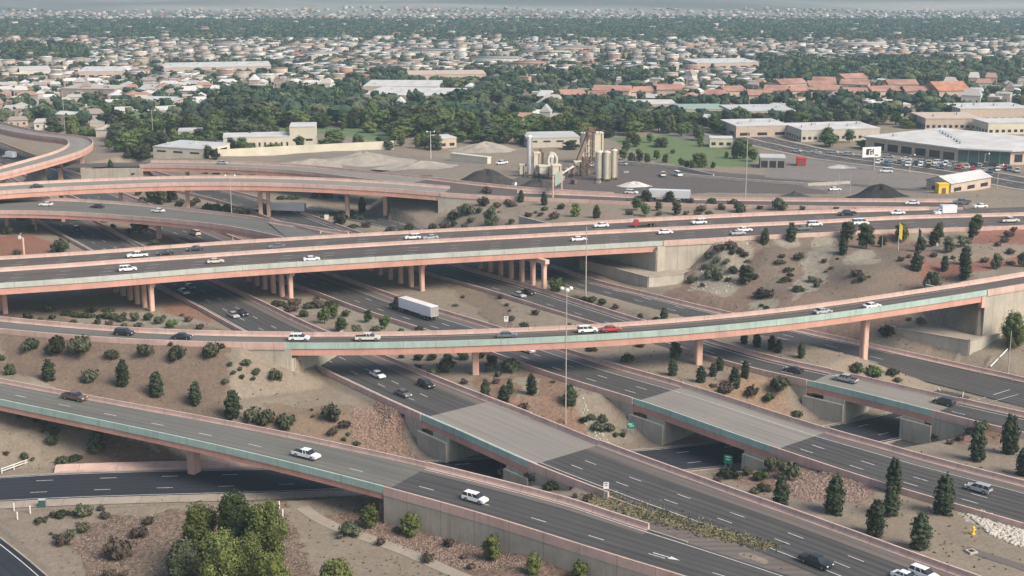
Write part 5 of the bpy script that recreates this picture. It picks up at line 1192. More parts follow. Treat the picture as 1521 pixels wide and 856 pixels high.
pole(640, 197, 237, 'light pole with a bright head standing in the gravel yard', 2, 'white_metal')
pole(1497, 492, 556, 'leaning looking thin pole by the guardrail at the right edge', 0)
pole(1351, 231, 257, 'light pole in front of the white roofed building', 1)
pole(1462, 229, 248, 'light pole at the glass corner of the white roofed building', 1)
pole(1481, 246, 281, 'light pole behind the tan shed with the metal roof', 1)
pole(1310, 347, 369, 'bare pole on the gravel plateau left of the yellow flag', 0, r0=.1)
pole(1245, 258, 292, 'thin utility pole left of the black pile', 0, r0=.1)
pole(1262, 256, 292, 'second thin utility pole by the black pile', 0, r0=.1)
pole(1317, 104, 124, 'distant mast above the dark tree belt', 0); pole(1405, 106, 129, 'distant pale mast right of the tree belt', 0, 'white_metal')
pole(1322, 70, 86, 'far mast among the houses at the upper right', 0, 'white_metal')
def flag(x, yt, yb, mat, label):
    t = pole(x, yt, yb, label, 0, 'white_metal', .09, name='flagpole', cat='flagpole'); ppm = F/(t.location.y*CP-(t.location.z-H)*SP); hh = (yb-yt)/ppm/.955
    mb = MB(); n = 6; vs = []
    for i in range(n+1):
        z = hh-.2-i*.75
        for k_ in range(4): vs.append((.1+k_*.28+.0*i, .12*math.sin(i*1.1+k_), z-(k_*.25)))
    mb.add(vs, [(i*4+k_, i*4+k_+1, (i+1)*4+k_+1, (i+1)*4+k_) for i in range(n) for k_ in range(3)])
    mb.build('flag', mat, t)
flag(1334, 332, 373, 'yellow', 'flagpole with a drooping yellow flag on the plateau'); flag(1362, 339, 373, 'black', 'flagpole with a dark drooping flag right of the yellow one')
def sign(x, yt, yb, w, h_, mat, label, posts=1, z=None, face=0, name='road_sign', ph=None, marks=None):
    p = G(x, yb) if z is None else W(x, yb, z); ppm = F/(p.y*CP-(p.z-H)*SP); hh = ph or (yb-yt)/ppm/.955
    t = empty(name, tuple(p), face, label, 'sign')
    for i in range(posts):
        mb = MB(); dx = 0 if posts == 1 else (-w*.3 if i == 0 else w*.3); mb.box((dx, .06, hh/2-.2), (.09, .07, hh+.1)); mb.build('post', 'steel', t)
    mb = MB(); mb.box((0, 0, hh-h_/2), (w, .04, h_)); pn = mb.build('panel', mat, t)
    mb = MB()
    for (a, b, c, d) in ((marks if marks is not None else [(-.3,.3,.55,.12),(-.25,.0,.5,.1)]) or []): mb.box((a*w+c*w/2, -.032, hh-h_/2+b*h_), (c*w, .012, d*h_))
    if mb.v: mb.build('lettering', 'sign_white' if 'green' in mat else 'black', pn)
    return t
sign(752, 470, 492, 1.1, 1.5, 'sign_white', 'small white road sign on a post right of the semi truck')
sign(900, 716, 744, 1.0, 1.3, 'sign_white', 'sign on two posts standing in the dry grass gore', 2)
sign(937, 627, 647, 1.9, 1.5, 'sign_green', 'green exit arrow sign left of the middle bridge abutment', 2, marks=[(-.35,.2,.5,.14),(-.2,-.1,.55,.12),(.0,.05,.12,.5)])
sign(1081, 676, 700, 1.9, 1.9, 'sign_green', 'green guide sign beside the street, left of the middle bridge wall', 2, face=-.5)
sign(1254, 600, 622, 1.8, 1.7, 'sign_green', 'green guide sign in front of the narrow bridge abutment', 1)
sign(1392, 362, 369, .6, .8, 'sign_white', 'tiny white marker sign on the gravel plateau', 1, ph=1.6)
# sign bridge over the far ramp
P0 = W(821, 294, 9.6); P1 = W(834, 285, 9.6); t = empty('sign_gantry', tuple(P0), 0, 'pink gantry frame carrying a green sign over the far ramp', 'sign gantry'); D_ = P1-P0; hh = 8.0
for v in (Vector((0,0,0)), D_): mb = MB(); mb.tube([v+Vector((0,0,-.5)), v+Vector((0,0,hh))], .32, 8); mb.build('post', 'pinkcol', t)
mb = MB(); mb.tube([Vector((0,0,hh-.4)), D_+Vector((0,0,hh-.4))], .16, 6); mb.tube([Vector((0,0,hh-2.0)), D_+Vector((0,0,hh-2.0))], .16, 6); mb.build('beam', 'pinkcol', t)
mb = MB(); n_ = Vector((-D_.y, D_.x, 0)).normalized()*.25; a_, b_ = D_*.12-n_, D_*.88-n_
mb.add([a_+Vector((0,0,hh-4.2)), b_+Vector((0,0,hh-4.2)), b_+Vector((0,0,hh+.2)), a_+Vector((0,0,hh+.2)), a_-n_*.3+Vector((0,0,hh-4.2)), b_-n_*.3+Vector((0,0,hh-4.2)), b_-n_*.3+Vector((0,0,hh+.2)), a_-n_*.3+Vector((0,0,hh+.2))], [(0,1,2,3),(7,6,5,4),(0,4,5,1),(1,5,6,2),(2,6,7,3),(3,7,4,0)]); fixn(mb.build('sign_panel', 'greenroof', t))
# camera pole at the left
p = G(36, 381); t = empty('camera_pole', tuple(p), 0, 'thick pale pole with a tilted white box on top at the left edge', 'pole')
mb = MB(); mb.tube([(0,0,-.3),(0,0,6.2)], [.35,.28], 8); mb.build('pole', 'pinkcol', t); mb = MB(); mb.tube([(0,0,5.6),(-1.2,0,6.6)], .08, 5); mb.tube([(-1.2,0,6.6),(-.3,0,7.8)], .07, 5); mb.build('bracket', 'white_metal', t); mb = MB(); mb.box((-1.0,0,6.2), (.8,.5,1.0)); mb.build('camera_housing', 'white_metal', t)
# yellow standpipe, drain slab
p = G(1445, 794); t = empty('yellow_standpipe', tuple(p), 0, 'short yellow standpipe on bare ground beside the pale boulders', 'standpipe')
mb = MB(); mb.tube([(0,0,-.1),(0,0,.25),(0,0,.3),(0,0,1.2),(0,0,1.25),(0,0,1.5)], [.38,.38,.26,.24,.34,.16], 10); mb.build('body', 'yellow', t); mb = MB(); mb.tube([(-.5,0,.85),(.5,0,.85)], .14, 8); mb.build('outlet', 'yellow', t)
drape(Road('strip', [(1428,817,0),(1470,832,0),(1560,862,0)], width=2.2, dzn=0), 0, 18, 0, 2.2, 'shoulder', 'drain_strip', .07)
kerb(r1, X(r1,900), X(r1,962), ''); kerb(f, X(f,890), X(f,960), '', far=True)
p = G(1443, 821); t = empty('drain_box', tuple(p), .3, 'small square white concrete box on the dark drain strip', 'drain'); mb = MB(); mb.box((0,0,.15), (1.5,1.5,.4)); mb.build('box', 'rock_pale', t); mb = MB(); mb.box((0,0,.36), (.9,.9,.05)); mb.build('grate', 'black', t)
# bottom left corner
p = G(63, 753); t = empty('utility_cabinet', tuple(p), .1, 'dark green utility cabinet on the kerb at the bottom left', 'cabinet'); mb = MB(); mb.box((0,0,.75), (1.3,.9,1.5), 0, .94); mb.build('body', 'tealglass', t); mb = MB(); mb.box((0,0,1.53), (1.3,.95,.1)); mb.build('lid', 'greyroof', t); mb = MB(); mb.box((0,-.46,.7), (1.0,.03,1.1)); mb.build('door', 'tealglass', t)
for k_, (x, y) in enumerate(((21,759),(26,772),(45,763),(420,768),(415,756))):
    p = G(x, y); t = empty('bollard', tuple(p), 0, ('white post on the corner, %s' % ['leftmost','nearest the camera','closest to the cabinet'][k_]) if k_ < 3 else 'white post right of the tall trees, %s one' % ('lower','upper')[k_-3], 'post', 'short white posts')
    mb = MB(); mb.tube([(0,0,-.1),(0,0,1.5),(0,0,1.6)], [.13,.13,.06], 8); mb.build('shaft', 'white_metal', t); mb = MB(); mb.box((0,0,1.2), (.3,.06,.35)); mb.build('plate', 'sign_white', t)
p = G(3, 704); t = empty('gate_barrier', tuple(p), .9, 'pale diagonal rail barrier at the left edge above the street', 'barrier'); 
for i in range(2): mb = MB(); mb.tube([(0,0,.6+i*.5),(6,0,.8+i*.5)], .09, 6); mb.build('rail', 'white_metal', t)
for i in range(3): mb = MB(); mb.tube([(i*2.8,0,-.2),(i*2.8,0,1.3)], .1, 6); mb.build('post', 'white_metal', t)
# guardrail at the right edge
p = W(1472, 534, -3.5); t = empty('guardrail', (p.x, p.y, gz(p.x, p.y)), 0, 'short white guardrail on the slope right of the walled terrace', 'guardrail'); q_ = W(1496, 522, -3.0); d = (q_-p); d.z = 0
mb = MB()
a_ = Vector((0,0,.7)); b_ = Vector((d.x, d.y, gz(q_.x, q_.y)-gz(p.x, p.y)+.7)); mb.tube([a_, b_], .16, 4); mb.build('rail', 'white_metal', t)
for fr in (.05,.35,.65,.95): v = a_.lerp(b_, fr); mb = MB(); mb.tube([v-Vector((0,0,1.2)), v], .08, 5); mb.build('post', 'steel', t)
# electrical box and a few boxes beyond the flyover
for (x, y, lab) in ((485, 326, 'small cream cabinet on the ground beneath the high flyover'), (446, 317, 'small white box beside the frontage road under the high flyover')):
    p = G(x, y); t = empty('utility_box', tuple(p), 0, lab, 'utility box'); mb = MB(); mb.box((0,0,.8), (1.5,1.2,1.7)); mb.build('body', 'cream', t); mb = MB(); mb.box((0,-.62,.8), (1.2,.04,1.3)); mb.build('door', 'white_metal', t)
# ------------------------------------------------------------------ buildings one by one
def windows_on(root, A, B, h0, h1, n, frac=.6, mat='glass', name='window', out=.04, zb=0, sill=False):
    d = (B-A); L = d.length; d.normalize(); nrm = Vector((d.y, -d.x, 0))
    for i in range(n):
        c = A+d*(L*(i+.5)/n)+nrm*out; hw = L/n*frac/2; mb = MB()
        a = c-d*hw; b = c+d*hw; mb.add([(a.x,a.y,zb+h0),(b.x,b.y,zb+h0),(b.x,b.y,zb+h1),(a.x,a.y,zb+h1)], [(0,1,2,3)]); mb.build(name, mat, root)
def building(x0, y0, x1, y1, depth, h_, label, wall='beigewall', roof='whiteroof', win=0, wh=(1.0,2.4), door=False, gable=0, cat='building', frac=.55, units=0, winmat='glass', name='building', z=None):
    A = G(x0, y0); B = G(x1, y1); z0 = min(A.z, B.z) if z is None else z; A.z = B.z = 0; d = (B-A); L = d.length; u = d.normalized(); n = Vector((-u.y, u.x, 0))
    if n.y < 0: n = -n
    root = empty(name, (A.x, A.y, z0), 0, label, cat); a = Vector((0,0,0)); b = u*L; c = b+n*depth; e_ = n*depth
    mb = MB(); mb.prism([(v.x, v.y) for v in (a,b,c,e_)], -1.5, h_-.02); fixn(mb.build('wall', wall, root))
    if gable:
        mb = MB(); o_ = .5; g0 = (a+e_)/2; g1 = (b+c)/2
        vs = [a-n*o_-u*o_+Vector((0,0,h_)), b-n*o_+u*o_+Vector((0,0,h_)), c+n*o_+u*o_+Vector((0,0,h_)), e_+n*o_-u*o_+Vector((0,0,h_)), g0-u*o_+Vector((0,0,h_+gable)), g1+u*o_+Vector((0,0,h_+gable))]
        mb.add(vs, [(0,1,5,4),(2,3,4,5),(3,2,1,0)]); mb.add([(a.x,a.y,h_+.02),(e_.x,e_.y,h_+.02),(g0.x,g0.y,h_+gable-.1),(b.x,b.y,h_+.02),(c.x,c.y,h_+.02),(g1.x,g1.y,h_+gable-.1)], [(0,2,1),(3,4,5)])
        fixn(mb.build('roof', roof, root))
    else:
        P = [a-n*.15-u*.15, b-n*.15+u*.15, c+n*.15+u*.15, e_+n*.15-u*.15]; mb = MB(); mb.prism([(v.x, v.y) for v in P], h_, h_+.45); rf = mb.build('roof', roof, root)
        for i in range(units):
            fr = (i+.5)/units; v = a+u*L*fr+n*depth*(.3+.4*((i*37)%10)/10); mb = MB(); mb.box((v.x, v.y, h_+1.0), (2.2,1.8,1.1)); mb.build('roof_unit', 'greyroof', rf)
    if win:
        windows_on(root, a, b, wh[0], wh[1], win, frac, winmat)
        nd = max(1, int(win*depth/max(L, 1))); 
        if depth > 6: windows_on(root, b, c, wh[0], wh[1], min(nd, 8), frac, winmat); windows_on(root, e_, a, wh[0], wh[1], min(nd, 8), frac, winmat)
    if door:
        v = a+u*L*.5-n*.06; mb = MB(); mb.box((v.x, v.y, 1.1), (1.6,.06,2.2), math.atan2(u.y,u.x)); mb.build('door', 'rust', root)
    return root
RES = []   # photo rectangles kept free of scattered houses and trees
def B_(x0, y0, x1, y1, depth, h_, label, **k):
    o = building(x0, y0, x1, y1, depth, h_, label, **k); ppm = 2.5
    RES.append((min(x0,x1)-3, min(y0,y1)-depth*.32*((y0+90)/290)**2-h_*1.5, max(x0,x1)+3, max(y0,y1)+2)); return o
B_(228,235,302,236,22,5,'low cream warehouse with a wide flat roof behind the thin flyover', wall='cream', roof='greyroof', units=3, win=3, wh=(3,3.8))
B_(332,221,431,219,16,5,'long white building with dark doorways in front of the green park', wall='cream', roof='whiteroof', win=12, wh=(.6,2.6), frac=.35)
B_(431,219,469,218,15,9.5,'taller white block at the right end of the long white building', wall='cream', roof='whiteroof', win=2, wh=(3,4))
B_(265,210,301,209,12,4.5,'small reddish brick building with pale stripes behind the cream warehouse', wall='stucco', roof='greyroof', win=4)
B_(652,221,678,219,12,4.5,'small tan building at the back of the gravel yard', wall='stucco', roof='whiteroof', win=2)
B_(783,220,861,218,20,4.5,'pale metal warehouse behind the white tower of the plant', wall='beigewall', roof='greyroof', win=4, wh=(2.5,3.3))
B_(1093,205,1171,203,26,5.5,'plain pale box building left of the beige office building', wall='stucco', roof='whiteroof', units=3, win=3)
B_(1190,211,1306,208,26,5.5,'beige office building with many windows left of the large white roof', wall='beigewall', roof='whiteroof', win=14, units=5)
B_(1088,180,1181,179,30,5,'grey roofed building behind the plain pale box building', wall='stucco', roof='greyroof', win=8, units=3)
B_(1010,176,1081,175,26,4.5,'long green roofed building behind the green field', wall='beigewall', roof='greenroof', win=9)
B_(1308,170,1352,169,24,5,'white building between trees above the white roofed store', wall='stucco', roof='whiteroof', win=5)
B_(1374,193,1458,192,26,5.5,'pinkish brown building with broken roofline behind the large white roof', wall='stucco', roof='stucco', win=10, units=2)
B_(1425,182,1530,181,26,7,'beige two storey building with window bands at the right edge', wall='stucco', roof='whiteroof', win=9, wh=(1,2.4), units=4)
B_(1467,200,1540,199,18,5.5,'white low building just behind the large white roof at the right', wall='cream', roof='whiteroof', win=8)
B_(537,156,668,158,46,6,'large white roofed warehouse complex above the tree belt', wall='stucco', roof='whiteroof', win=9, units=7)
B_(540,143,650,143,40,6,'second white warehouse behind the large one above the tree belt', wall='stucco', roof='whiteroof', win=6, units=4)
B_(244,110,403,108,44,5,'very long white warehouse in the upper left city', wall='stucco', roof='whiteroof', win=12, units=8)
B_(117,117,181,116,40,5,'bright white warehouse left of the very long one', wall='stucco', roof='whiteroof', win=5, units=3)
B_(30,115,76,114,35,5,'pale warehouse near the left edge of the city', wall='cream', roof='whiteroof', win=4)
B_(607,122,722,121,32,5,'pinkish flat warehouse above the middle tree belt', wall='stucco', roof='stucco', win=8, units=4)
B_(1035,103,1127,102,40,5,'pale pink flat warehouse right of the centre tree belt', wall='stucco', roof='whiteroof', win=6, units=4)
B_(317,163,368,164,22,4.5,'house sized hall with a pale roof and dark open front above the park', wall='rust', roof='whiteroof', win=4, wh=(.5,3))
B_(213,162,254,163,20,4.5,'grey gabled house among the trees above the long white building', wall='stucco', roof='greyroof', gable=2, win=3)
B_(237,176,266,175,16,4.5,'white gabled house below the grey gabled one', wall='beigewall', roof='whiteroof', gable=1.6, win=3)
B_(173,176,205,175,14,4,'white gabled house in the trees left of the pair of gabled houses', wall='beigewall', roof='whiteroof', gable=1.6, win=3)
B_(81,182,107,181,12,4.5,'small white shed house beside the leftmost light pole', wall='stucco', roof='whiteroof', gable=1.2, win=2)
B_(912,166,1005,165,22,4,'long pinkish white roof below the red tiled houses', wall='stucco', roof='whiteroof', win=8)
B_(1129,250,1166,250,10,4.2,'open fronted grey canopy shed on the asphalt lot', wall='fence_grey', roof='greyroof', win=3, wh=(.3,3.2), frac=.8, winmat='black')  # black panes on the closed front paint in the shade of its openings
B_(1184,247,1197,247,5,3,'small red box container on the asphalt lot', wall='red_paint', roof='red_paint', door=True, cat='container', name='container')
B_(1054,219,1088,219,8,4,'cream house at the edge of the green field', wall='cream', roof='whiteroof', win=3)
B_(1412,286,1471,279,11,4.2,'tan shed with a long pale metal gable roof by the far ramp', wall='stucco', roof='whiteroof', gable=2.2, win=3)
B_(1394,288,1409,288,3,3.4,'bright yellow container in front of the tan shed', wall='yellow', roof='yellow', door=True, cat='container', name='container')
B_(669,239,724,244,2.5,3.0,'long white block wall standing in the gravel yard', wall='cream', roof='cream', cat='wall', name='block_wall')
rw = [(835,158,872),(874,156,908),(880,150,936),(937,149,975),(976,149,1014),(1046,153,1076),(1078,152,1110),(1112,154,1150),(1134,150,1170),(1172,148,1206),(1208,150,1250),(1252,150,1290),(1160,140,1200),(1202,139,1245),(1247,140,1290),(1296,148,1340),(1320,141,1365),(1206,132,1240),(1255,131,1290),(1345,148,1390)]
for k_, (xa, y, xb) in enumerate(rw):
    B_(xa, y, xb-2, y+(k_%3-1), 15, 5.0 if k_ % 2 else 6.5, '%s red tiled apartment house in the upper right row, %s from left' % ('low' if k_ % 2 else 'taller', ('1st 2nd 3rd 4th 5th 6th 7th 8th 9th 10th 11th 12th 13th 14th 15th 16th 17th 18th 19th 20th'.split())[sorted(r_[0] for r_ in rw).index(xa)]), wall='stucco', roof='redroof', gable=2.6, win=4, cat='house', name='red_roof_house')
B_(1394,150,1441,149,26,6,'large orange roofed building right of the red tiled houses', wall='stucco', roof='orangeroof', gable=4.5, win=5)
# large store: white roof, window bays, glass corner
pts = [G(1285,223), G(1422,241), G(1500,245), G(1640,238), G(1400,211)]; o0 = pts[0].copy(); z0 = min(p.z for p in pts); Pl = [(p.x-o0.x, p.y-o0.y) for p in pts]
root = empty('store_building', (o0.x, o0.y, z0), 0, 'large building with a huge white flat roof, window bays and a glass corner', 'building')
mb = MB(); mb.prism(Pl, -1, 6.0); fixn(mb.build('wall', 'stucco', root)); cx = sum(p[0] for p in Pl)/5; cy = sum(p[1] for p in Pl)/5
mb = MB(); mb.prism([(cx+(x-cx)*1.035, cy+(y-cy)*1.05) for x, y in Pl], 6.02, 6.6); rf = fixn(mb.build('roof', 'whiteroof', root))
V_ = [Vector((x, y, 0)) for x, y in Pl]
dd = V_[1]-V_[0]
for i in range(6):
    a = V_[0]+dd*(.10+i*.15); windows_on(root, a, a+dd*.115, 1.0, 4.2, 1, .98)
windows_on(root, V_[1], V_[2], .4, 5.6, 5, .96, 'tealglass', 'glass_bay'); windows_on(root, V_[2], V_[3], 1.2, 4.6, 6, .5)
for i in range(12):
    fr = (i*.381)%1; v = V_[0].lerp(V_[1], .15+.75*fr)+(V_[4]-V_[0])*(.2+.6*((i*.617)%1)); mb = MB(); mb.box((v.x, v.y, 7.1), (2.0,1.8,1.0)); mb.build('roof_unit', 'greyroof', rf)
RES.append((1283,190,1521,248))
# billboard
p = G(1293, 253); t = empty('billboard', tuple(p), .25, 'white billboard with dark shapes on a single post beside the boulevard', 'billboard')
mb = MB(); mb.tube([(1.6,.3,-.3),(1.6,.3,6)], .35, 10); mb.build('post', 'steel', t); mb = MB(); mb.box((0,0,7.6), (8.4,.4,4.2)); pn = mb.build('panel', 'sign_white', t)
mb = MB(); mb.box((-1.9,-.24,7.7), (1.3,.05,2.4)); mb.box((-1.3,-.24,8.7), (2.2,.05,.5)); mb.box((-.4,-.24,7.2), (.6,.05,1.6)); mb.box((.6,-.24,7.8), (.5,.05,2.4)); mb.box((-.2,-.24,8.0), (1.2,.05,.4)); mb.box((2.2,-.24,6.3), (1.6,.05,.4)); mb.build('picture', 'pile_dark', pn)
# ------------------------------------------------------------------ the yard: heaps and mixing plant
def heap(x, y, wpx, hm, mat, label, asp=.6, seed=0):
    p = G(x, y); ppm = F/(p.y*CP-(p.z-H)*SP); R = wpx/ppm/2; n, m_ = 40, 12; mb = MB(); vs = []; r = random.Random(seed)
    for j_ in range(m_+1):
        t = j_/m_
        for i in range(n):
            a = 2*math.pi*i/n; rr = R*t*(1+.10*math.sin(3*a+seed)+.07*math.sin(7*a+seed*2)); hz = hm*(.30*(1-t)+.70*(.5+.5*math.cos(math.pi*t**.9)))*(1+.16*math.sin(5*a+seed)*t+.22*math.sin(2*a+t*4+seed)+.12*math.sin(9*a+t*9+seed)*t)-.4*(t > .98)
            vs.append((rr*math.cos(a), rr*math.sin(a)*asp, max(hz-.3*t*t, -1.0)))
    fs = [(j_*n+i, (j_+1)*n+i, (j_+1)*n+(i+1)%n, j_*n+(i+1)%n) for j_ in range(m_) for i in range(n)]
    mb.add(vs, fs); o = fixn(mb.build('dirt_pile', mat, None, True)); o.location = p; tag(o, label, 'pile'); RES.append((x-wpx/2, y-10, x+wpx/2, y+8)); return o
heap(722, 274, 120, 5.2, 'pile_dark', 'large dark brown dirt pile behind the far ramp', .5, 1); heap(800, 278, 90, 2.8, 'pile_dark', 'lower dark pile joining the large brown one on its right', .5, 2)
heap(540, 238, 165, 3.4, 'pile_sand', 'broad pale sand pile left of the yard', .6, 3); heap(460, 244, 130, 2.2, 'pile_sand', 'flat pale sand pile furthest left in the yard', .5, 4); heap(625, 248, 130, 2.2, 'pile_sand', 'low pale gravel pile in the middle of the yard', .6, 5); heap(720, 224, 110, 3.6, 'pile_sand', 'long brownish heap at the back of the yard', .45, 6)
heap(942, 277, 62, 1.7, 'pile_white', 'small white pile right of the cream silos', .45, 7); heap(1306, 294, 112, 4.2, 'pile_black', 'long jet black pile in front of the asphalt lot', .4, 8); heap(1248, 249, 56, 1.0, 'pile_white', 'white rubble heap beside the billboard', .6, 9)
heap(1180, 292, 60, 1.6, 'pile_dark', 'small dark mound left of the black pile', .5, 10)
def tank(x, y, w, h_, label, mat='cream', legs=0, square=False, cone=True, name='storage_silo'):
    p = G(x, y); t = empty(name, tuple(p), .15, label, 'silo', None); z0 = legs; mb = MB()
    if square: mb.box((0,0,z0+h_/2), (w,w*1.1,h_))
    else: mb.tube([(0,0,z0),(0,0,z0+h_)], w/2, 20)
    mb.build('body', mat, t)
    if cone: mb = MB(); (mb.tube([(0,0,z0+h_),(0,0,z0+h_+w*.2)], [w/2+.05, w*.12], 20) if not square else mb.box((0,0,z0+h_+.25), (w+.3,w*1.1+.3,.5))); mb.build('top', mat, t)
    mb = MB(); mb.tube([(w*.3,-w/2-.25,0),(w*.3,-w/2-.25,z0+h_)], .16, 5); mb.build('ladder', 'rust', t)
    if legs:
        for a in (-1,1):
            for b in (-1,1): mb = MB(); mb.box((a*w*.35, b*w*.35, z0/2), (.4,.4,z0)); mb.build('leg', 'rust', t)
    RES.append((x-w*2, y-12-h_*2.5, x+w*2, y+4)); return t
tank(871, 242, 4.4, 9.6, 'left tall square cream silo of the rear pair', legs=3, square=True); tank(887, 242, 4.4, 9.9, 'right tall square cream silo of the rear pair', legs=3, square=True)
tank(890, 268, 3.4, 10.4, 'front left round cream silo', legs=1); tank(901, 269, 3.2, 10.6, 'front middle round cream silo', legs=1); tank(912, 267, 2.8, 10.9, 'front right silo with a rusty side', legs=1)
tank(787, 258, 2.4, 15.5, 'tall thin white tower at the left of the mixing plant', 'white_metal', name='plant_tower'); tank(797, 262, 2.6, 7.5, 'short cream square tower beside the thin white one', 'cream', legs=2, square=True, name='plant_tower')
tank(808, 264, 4.4, 2.6, 'squat cream bin in the middle of the mixing plant', 'cream', legs=2, square=True); tank(826, 266, 3.6, 3.4, 'cream batch bin below the round drum', 'cream', legs=2, square=True); tank(858, 260, 3, 3.2, 'small cream hopper at the foot of the dark conveyor', 'cream', legs=2, square=True, name='hopper')
p = G(820, 262); t = empty('drum', tuple(p), .3, 'yellowish white round ring drum standing upright in the plant', 'drum'); mb = MB(); n = 28
vs = []
for i in range(n):
    a = 2*math.pi*i/n
    for R, yy in ((2.6,-1),(2.6,1),(1.7,1),(1.7,-1)): vs.append((R*math.cos(a)*.85, yy, 6.6+R*math.sin(a)*1.3))
mb.add(vs, [(4*i+k_, 4*i+(k_+1)%4, (4*i+4+(k_+1)%4) % (4*n), (4*i+4+k_) % (4*n)) for i in range(n) for k_ in range(4)]); fixn(mb.build('ring', 'cream', t)); mb = MB(); mb.box((-1.6,0,1.9), (.4,.7,4.4)); mb.box((1.6,0,1.9), (.4,.7,4.4)); mb.build('stand', 'rust', t)
def conveyor(x0, y0, z0, x1, y1, z1, label, mat='rust', w=1.6):
    a = G(x0, y0); b = G(x1, y1); a2 = Vector((a.x, a.y, a.z+z0)); b2 = Vector((b.x, b.y, b.z+z1)); t = empty('conveyor', tuple(a), 0, label, 'conveyor'); a2 -= a; b2 -= a; mb = MB(); mb.tube([a2, b2], w/2, 4); mb.build('belt_frame', mat, t)
    for fr in (.35,.7):
        v = a2.lerp(b2, fr); mb = MB(); mb.tube([(v.x-.5, v.y, 0), v], .18, 5); mb.tube([(v.x+.8, v.y, 0), v], .18, 5); mb.build('support', mat, t)
conveyor(850, 264, 1, 876, 246, 15.5, 'long dark inclined conveyor rising to the top of the rear silos', w=2.0); conveyor(828, 266, 1, 852, 262, 4, 'short low conveyor between the bins', 'steel', 1.0); conveyor(770, 254, 1, 796, 258, 6, 'pale conveyor left of the white tower', 'cream', 1.0)
p = G(874, 245); t = empty('silo_headhouse', (p.x+1, p.y+1, p.z+13.4), 0, 'rusty frame head house on top of the rear silos', 'head house'); mb = MB(); mb.box((0,0,1.2), (4,3,2.2)); mb.build('housing', 'rust', t); mb = MB()
for a in (-3.4,3.4): mb.tube([(a,-1.8,-.2),(a,-1.8,1.4)], .1, 4)
mb.tube([(-3.4,-1.8,1.4),(3.4,-1.8,1.4)], .1, 4); mb.build('railing', 'rust', t)
rr = random.Random(5)
for k_, (x, y, kd, pt, lab) in enumerate(((745,240,'pickup','white','white truck at the back of the gravel yard'),(985,262,'pickup','cream','cream truck on the dark yard right of the silos'),(1007,262,'van','white','white van on the dark yard under the field edge'),(938,293,'suv','white','white suv at the near edge of the yard'),(880,246,'sedan','white','white car beside the rear silos'),(924,244,'sedan','silver','silver car parked right of the silos'),(1240,286,'sedan','white','white car parked left of the black pile'),(1316,258,'van','white','white van parked near the boulevard'))):
    park(x, y, 6, kd, pt, rr.uniform(0,360), lab)
blvd = Road('blvd', [(960,176,5),(1040,196,5),(1120,216,5),(1220,238,5.2),(1320,252,5.6),(1420,266,5.8),(1521,284,6),(1640,306,6)], width=21, dzn=0); orient(blvd, 1230, 228, 5.2)
def drape_all(r, t0, t1, mat, name, dz, label=None): return drape(r, 0, r.L, t0, t1, mat, name, dz)
bo = drape(blvd, 0, blvd.L, 0, 21, 'asphalt', 'road', .10)
drape(blvd, 0, blvd.L, 9.6, 11.4, 'kerb', 'median_strip', .24); drape(blvd, 0, blvd.L, -3.0, -.4, 'path', 'pavement', .16); drape(blvd, 0, blvd.L, 21.4, 24, 'path', 'pavement', .16)
mb = MB()
for tt in (3.4, 6.6, 14.6, 17.8):
    q = 2
    while q < blvd.L-4:
        vs = []
        for qq in (q, q+3): 
            for d_ in (-.1,.1): p = blvd.at(qq, tt+d_); vs.append((p.x, p.y, gz(p.x, p.y)+.16))
        mb.add(vs, [(0,1,3,2)]); q += 9
mb.build('lane_marking', 'paint', bo)
st2 = Road('st2', [(905,244,5.5),(980,248,5.8),(1060,262,6),(1130,268,6.2),(1250,275,6.4),(1370,288,6.6)], width=6, dzn=0); drape(st2, 0, st2.L, 0, 5, 'asphalt_old', 'road', .1)
# cars in the car parks by the large store
for i in range(34):
    t_ = i/34; x = 1300+t_*215+rr.uniform(-4,4); y = 246+t_*10+rr.uniform(-3,3)+(6 if i % 2 else 0)*t_
    park(x, y, 5, rr.choice(['sedan','suv','pickup','van']), rr.choice(['white','silver','grey','black','blue','red','beige']), rr.choice([70,-110]), 'parked car in the row along the large white roofed store', 'cars parked along the large store')
for i in range(12):
    park(1185+i*26+rr.uniform(-5,5), 226+i*2.4+rr.uniform(-2,2), 5, rr.choice(['sedan','suv']), rr.choice(['white','silver','black']), -25, 'car driving on the boulevard below the large store', 'cars on the boulevard')
# open frame tower and clutter of the plant
def frame_tower(x, y, w, h_, label, n=5):
    p = G(x, y); t = empty('frame_tower', tuple(p), .2, label, 'tower'); mb = MB(); c4 = [(-w,-w),(w,-w),(w,w),(-w,w)]
    for a in c4: mb.tube([(a[0]/2,a[1]/2,0),(a[0]/2,a[1]/2,h_)], .16, 4)
    mb.build('leg_frame', 'rust', t); mb = MB()
    for k_ in range(n+1):
        z = h_*k_/n
        for i in range(4):
            a, b = c4[i], c4[(i+1)%4]; mb.tube([(a[0]/2,a[1]/2,z),(b[0]/2,b[1]/2,z)], .10, 4)
            if k_ < n: mb.tube([(a[0]/2,a[1]/2,z),(b[0]/2,b[1]/2,z+h_/n)], .08, 4)
    mb.build('bracing', 'rust', t); mb = MB(); mb.box((0,0,h_+.1), (w+.8,w+.8,.2)); mb.box((0,0,h_+1.0), (w*.6,w*.6,1.6)); mb.build('platform', 'rust', t); return t
frame_tower(876, 250, 3.0, 15.5, 'dark open frame tower carrying the conveyor head at the rear silos'); frame_tower(868, 262, 2.4, 5.5, 'low dark frame tower in front of the rear silos', 3); frame_tower(803, 258, 1.8, 8.5, 'slender dark frame beside the white tower', 3)
